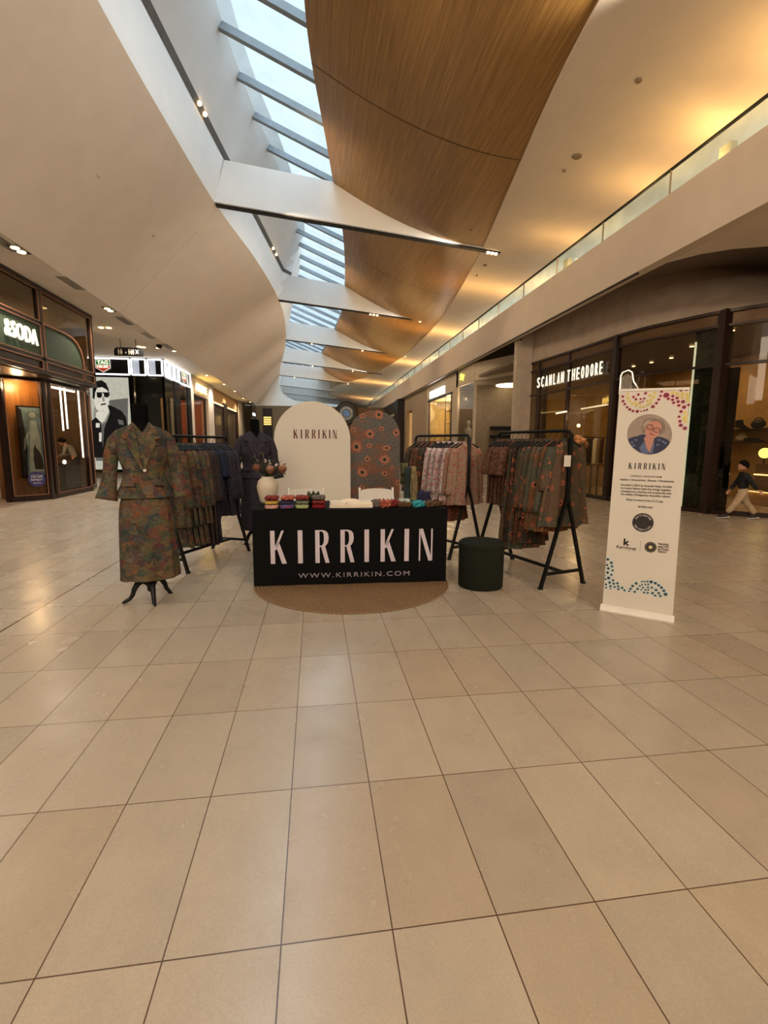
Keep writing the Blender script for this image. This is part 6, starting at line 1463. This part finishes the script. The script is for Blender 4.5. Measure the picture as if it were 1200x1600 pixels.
q = MB(); c = buv(1000.5, 853.5); q.flat([(c[0] - .001, c[1] - .045), (c[0] + .001, c[1] - .045), (c[0] + .001, c[1] + .045), (c[0] - .001, c[1] + .045)], P, .0015); part('divider_line', q, M['brownwall'], bn_root)
q = MB(); c = buv(1016.5, 855); r_ = .044; q.prism(circ(c[0], c[1], r_, 32), P, .001, .0016, 0)
for i in range(18):
    an = 2 * PI * i / 18; q.flat(circ(c[0] + r_ * .8 * math.cos(an), c[1] + r_ * .8 * math.sin(an), .0022, 6), P, .0018, 1)
q.flat([(c[0] + .019 * math.cos(2 * PI * k / 14) * (1 if k % 2 else .55), c[1] + .019 * math.sin(2 * PI * k / 14) * (1 if k % 2 else .55)) for k in range(14)], P, .002, 1)
part('small_round_logo', q, [ink, dm[6]], bn_root)
q = MB()
for txt, y, m_, x0, x1 in (('TREADING', 850.5, 0, 1028, 1045), ('WEEK', 854.6, 0, 1028, 1037), ('AND', 854.8, 1, 1038, 1045), ('IN', 858.3, 0, 1028, 1032), ('YEARS', 858.8, 1, 1033, 1045), ('DEADLY', 862.3, 0, 1028, 1042)):
    a, b = buv(x0, y), buv(x1, y); textmb(q, txt, P, (a[0] + b[0]) / 2, (a[1] + b[1]) / 2, b[0] - a[0], .015, .0008, m_, t0=.0012, bold=.02)
part('event_lettering', q, [ink, dm[1]], bn_root)

# ================================================================== PEOPLE
def skinmesh(chains, sub=2):
    """chains: list of [(point, radius), ...]; every later chain starts at a point of an earlier one"""
    vs = []; es = []; rs = []
    def idx(p, r_):
        for i, v in enumerate(vs):
            if (v - V(p)).length < 1e-5: return i
        vs.append(V(p)); rs.append(r_); return len(vs) - 1
    for ch in chains:
        k = None
        for p, r_ in ch:
            i = idx(p, r_)
            if k is not None: es.append((k, i))
            k = i
    me = bpy.data.meshes.new('skin_tmp'); me.from_pydata([tuple(v) for v in vs], es, []); o = bpy.data.objects.new('skin_tmp', me); C.objects.link(o)
    m_ = o.modifiers.new('skin', 'SKIN'); m_.use_smooth_shade = True
    for i, sv in enumerate(me.skin_vertices[0].data):
        r_ = rs[i]; sv.radius = r_ if isinstance(r_, tuple) else (r_, r_); sv.use_root = (i == 0)
    s_ = o.modifiers.new('sub', 'SUBSURF'); s_.levels = sub; s_.render_levels = sub
    dg = bpy.context.evaluated_depsgraph_get(); out = bpy.data.meshes.new_from_object(o.evaluated_get(dg))
    vv = [v.co.copy() for v in out.vertices]; ff = [tuple(p.vertices) for p in out.polygons]
    bpy.data.objects.remove(o); bpy.data.meshes.remove(me); bpy.data.meshes.remove(out)
    return vv, ff
def remesh(mb, vox):
    me = bpy.data.meshes.new('r'); me.from_pydata([tuple(p) for p in mb.v], [], mb.f); o = bpy.data.objects.new('r', me); C.objects.link(o)
    m_ = o.modifiers.new('r', 'REMESH'); m_.mode = 'VOXEL'; m_.voxel_size = vox; m_.use_smooth_shade = True
    s = o.modifiers.new('s', 'SMOOTH'); s.factor = .5; s.iterations = 3
    dg = bpy.context.evaluated_depsgraph_get(); out = bpy.data.meshes.new_from_object(o.evaluated_get(dg))
    r_ = MB(); r_.add([v.co.copy() for v in out.vertices], [tuple(p.vertices) for p in out.polygons]); bpy.data.objects.remove(o); return r_
def person(label, loc, heading, J, k, cloth, hair_long=False):
    """J: joint table in (forward, left, up) metres; k: thickness scale"""
    f = V((math.cos(heading), math.sin(heading), 0)); l_ = V((-f.y, f.x, 0)); o0 = V((*loc, 0))
    W = lambda p: o0 + f * p[0] + l_ * p[1] + V((0, 0, p[2]))
    root = thing('person', label, 'person', o0)
    g = {n_: W(p) for n_, p in J.items() if isinstance(p, tuple)}
    ch = [[(g['pelvis'], .085 * k), (g['waist'], .078 * k), (g['chest'], .098 * k), (g['neck'], .042 * k), (g['headb'], .05 * k)]]
    hands = MB()
    for s in 'LR':
        ch.append([(g['pelvis'], .085 * k), (g['hip' + s], .072 * k), (g['knee' + s], .048 * k), (g['ankle' + s], .034 * k), (g['toe' + s], .03 * k)])
        ch.append([(g['chest'], .098 * k), (g['sho' + s], .048 * k), (g['elb' + s], .034 * k), (g['wri' + s], .023 * k)])
        d = (g['wri' + s] - g['elb' + s]).normalized(); sd = d.cross(l_ if abs(d.dot(l_)) < .9 else f).normalized(); nn = sd.cross(d)
        pc = g['wri' + s] + d * .035 * k
        hv, hf = skinmesh([[(g['wri' + s], .018 * k), (pc, (.026 * k, .014 * k)), (pc + d * .02 * k, (.027 * k, .013 * k))]], 1); hands.add(hv, hf)
        for i, (off, L) in enumerate(((-.021, .052), (-.007, .060), (.007, .056), (.021, .044))):
            b = pc + d * .022 * k + sd * off * k; hands.tube([b, b + d * L * .45 * k, b + d * L * .8 * k + nn * .012 * k, b + d * L * .95 * k + nn * .028 * k], [.0075 * k, .0072 * k, .0065 * k, .005 * k], 8)
        b = pc - d * .008 * k - sd * .022 * k; hands.tube([b, b - sd * .02 * k + d * .018 * k, b - sd * .028 * k + d * .042 * k + nn * .01 * k], [.009 * k, .008 * k, .006 * k], 8)
    vv, ff = skinmesh(ch); bm_ = MB(); bm_.add(vv, ff); bm_.add(hands.v, hands.f)
    H_ = g['head']; hr = J['hr']; up = V((0, 0, 1)); fwd = (f * math.cos(J.get('tilt', 0)) - up * math.sin(J.get('tilt', 0))).normalized(); hu = l_.cross(fwd).normalized() * -1
    if hu.z < 0: hu = -hu
    X = Matrix((( fwd.x, l_.x, hu.x, H_.x), (fwd.y, l_.y, hu.y, H_.y), (fwd.z, l_.z, hu.z, H_.z), (0, 0, 0, 1)))
    hm = MB(); hm.ball((0, 0, 0), hr, 16, 0, (.95, .78, 1.05)); hm.ball((hr * .28, 0, -hr * .55), hr * .62, 12, 0, (.95, .85, .8))
    hm.ball((hr * .93, 0, -hr * .18), hr * .16, 8, 0, (1.1, .8, 1.3)); hm.ball((hr * .82, 0, -hr * .58), hr * .16, 8, 0, (.8, 1.6, .5)); hm.ball((hr * .78, 0, -hr * .86), hr * .2, 8)
    for s in (-1, 1): hm.ball((-.02 * hr, s * hr * .78, -hr * .2), hr * .2, 8, 0, (.7, .4, 1.2)); hm.ball((hr * .75, s * hr * .3, hr * .02), hr * .16, 8)
    bm_.add([X @ p for p in hm.v], hm.f)
    part('body', remesh(bm_, .0065 * max(1, k)), M['skin'], root, True)
    ey = MB()
    for s in (-1, 1): ey.ball((hr * .88, s * hr * .3, -hr * .02), hr * .07, 6); ey.box((hr * .80, s * hr * .2, hr * .13), (hr * .92, s * hr * .42, hr * .18))
    part('eyes_and_brows', MB().add([X @ p for p in ey.v], ey.f), M['hair'], root)
    ha = MB(); rows = []
    for i in range(13):
        a_ = PI * .56 * i / 12; row = []
        for j in range(28):
            b_ = 2 * PI * j / 28; a2 = a_ * (1 if math.cos(b_) < .2 else 1 - .34 * (math.cos(b_) - .2) / .8) * (1.18 if math.cos(b_) < -.1 else 1)
            r2 = hr * (1.08 + .03 * math.sin(9 * b_ + 5 * a2)); row.append(X @ V((r2 * .95 * math.sin(a2) * math.cos(b_), r2 * .80 * math.sin(a2) * math.sin(b_), r2 * 1.05 * math.cos(a2))))
        rows.append(row)
    ha.grid(rows, closed=True)
    if hair_long: ha.ball(X @ V((-hr * .85, 0, hr * .1)), hr * .45, 10)
    part('hair', ha, M['hair'], root, True)
    # clothes
    tp = [[(g['pelvis'] + V((0, 0, .02)), .104 * k), (g['waist'], .098 * k), (g['chest'], .116 * k), (g['neck'] - V((0, 0, .02 * k)), .062 * k)]]
    for s in 'LR': tp.append([(g['chest'], .116 * k), (g['sho' + s], .062 * k), (g['elb' + s], .050 * k), (g['elb' + s].lerp(g['wri' + s], .92), .038 * k)])
    vv, ff = skinmesh(tp); part('top', MB().add(vv, ff), cloth[0], root, True)
    bt = [[(g['waist'].lerp(g['pelvis'], .5), .088 * k), (g['pelvis'], .098 * k)]]
    for s in 'LR': bt.append([(g['pelvis'], .098 * k), (g['hip' + s], .092 * k), (g['knee' + s], .070 * k), (g['knee' + s].lerp(g['ankle' + s], .55), .062 * k), (g['knee' + s].lerp(g['ankle' + s], .95), .052 * k)])
    vv, ff = skinmesh(bt); part('trousers', MB().add(vv, ff), cloth[1], root, True)
    for s in 'LR':
        a, b = g['ankle' + s], g['toe' + s]; d = (b - a); d.z = 0
        heel = a - d.normalized() * .035 * k; heel.z = a.z - .035 * k; z0 = min(a.z, b.z) - .04 * k
        q = MB(); vv, ff = skinmesh([[(heel, (.034 * k, .036 * k)), (a.lerp(b, .45) - V((0, 0, .012 * k)), (.038 * k, .036 * k)), (b, (.038 * k, .026 * k)), (b + (b - heel).normalized() * .03 * k, (.03 * k, .018 * k))]], 2); q.add(vv, ff)
        sh = part('shoe', q, cloth[2], root, True)
        dn_ = V((0, 0, -1)); q = MB(); q.bar(heel - (b - heel).normalized() * .03 * k + dn_ * .030 * k, b + (b - heel).normalized() * .05 * k + dn_ * .022 * k, .072 * k, .012 * k)
        o = part('sole', q, cloth[3], root); 
    return root
kd = V((8.68 - 8.18, 8.22 - 8.61, 0)).normalized()
kc = atz(1156, 811); 
JK = dict(pelvis=(0, 0, .575), waist=(.01, 0, .68), chest=(.0, 0, .80), neck=(.005, 0, .935), headb=(.02, 0, .99), head=(.035, 0, 1.065), hr=.093,
          hipL=(.01, .06, .55), hipR=(-.01, -.06, .55), kneeL=(.12, .06, .33), kneeR=(-.10, -.06, .33), ankleL=(.27, .06, .105), ankleR=(-.28, -.06, .095), toeL=(.385, .06, .045), toeR=(-.18, -.06, .04),
          shoL=(0, .12, .875), shoR=(0, -.12, .875), elbL=(-.08, .16, .72), elbR=(.07, -.16, .71), wriL=(-.19, .16, .60), wriR=(.17, -.15, .57))
BLK = mat('black_sweater', (16, 16, 22), .85, var=.2); BEI = mat('beige_trousers', (176, 152, 122), .85, var=.08, scale=20, bump=.3, bscale=25); SNK = mat('dark_sneaker', (24, 22, 24), .6, var=.2)
person('small child in black sweater and beige trousers walking left past the curved shopfront', (kc.x, kc.y), math.atan2(-kd.y * .55 + .0, -kd.x), JK, .98, (BLK, BEI, SNK, M['plastic']))
GRJ = mat('pale_grey_jacket', (150, 140, 126), .8, var=.08, scale=20, bump=.3, bscale=25); DKT = mat('dark_trousers', (30, 26, 26), .8)
c = aty(114, 700, 16.05)
JW = dict(pelvis=(-.05, 0, .93), waist=(.0, 0, 1.05), chest=(.10, 0, 1.22), neck=(.20, 0, 1.36), headb=(.25, 0, 1.40), head=(.29, 0, 1.45), hr=.105, tilt=.4,
          hipL=(-.05, .09, .90), hipR=(-.05, -.09, .90), kneeL=(.0, .09, .5), kneeR=(-.06, -.09, .5), ankleL=(0, .1, .08), ankleR=(-.1, -.1, .08), toeL=(.14, .1, .045), toeR=(.04, -.1, .045),
          shoL=(.14, .18, 1.32), shoR=(.14, -.18, 1.32), elbL=(.18, .24, 1.06), elbR=(.18, -.24, 1.06), wriL=(.38, .15, 1.0), wriR=(.38, -.15, 1.0))
person('person in pale grey jacket with dark hair bending over the counter inside the left shop', (c.x, c.y), R(185), JW, 1.0, (GRJ, DKT, SNK, M['black']), True)
c = aty(369, 684, 13.2)
JS = dict(pelvis=(0, 0, .74), waist=(0, 0, .86), chest=(0, 0, 1.0), neck=(0, 0, 1.15), headb=(.01, 0, 1.20), head=(.015, 0, 1.29), hr=.095,
          hipL=(0, .08, .71), hipR=(0, -.08, .71), kneeL=(.03, .08, .40), kneeR=(-.03, -.08, .40), ankleL=(.05, .09, .08), ankleR=(-.1, -.09, .08), toeL=(.18, .09, .045), toeR=(.03, -.09, .045),
          shoL=(0, .16, 1.10), shoR=(0, -.16, 1.10), elbL=(0, .2, .88), elbR=(0, -.2, .88), wriL=(.08, .2, .68), wriR=(.08, -.2, .68))
person('dark-haired person in dark clothes whose head shows just above the left rack', (c.x, c.y), R(-60), JS, .95, (BLK, DKT, SNK, M['black']))
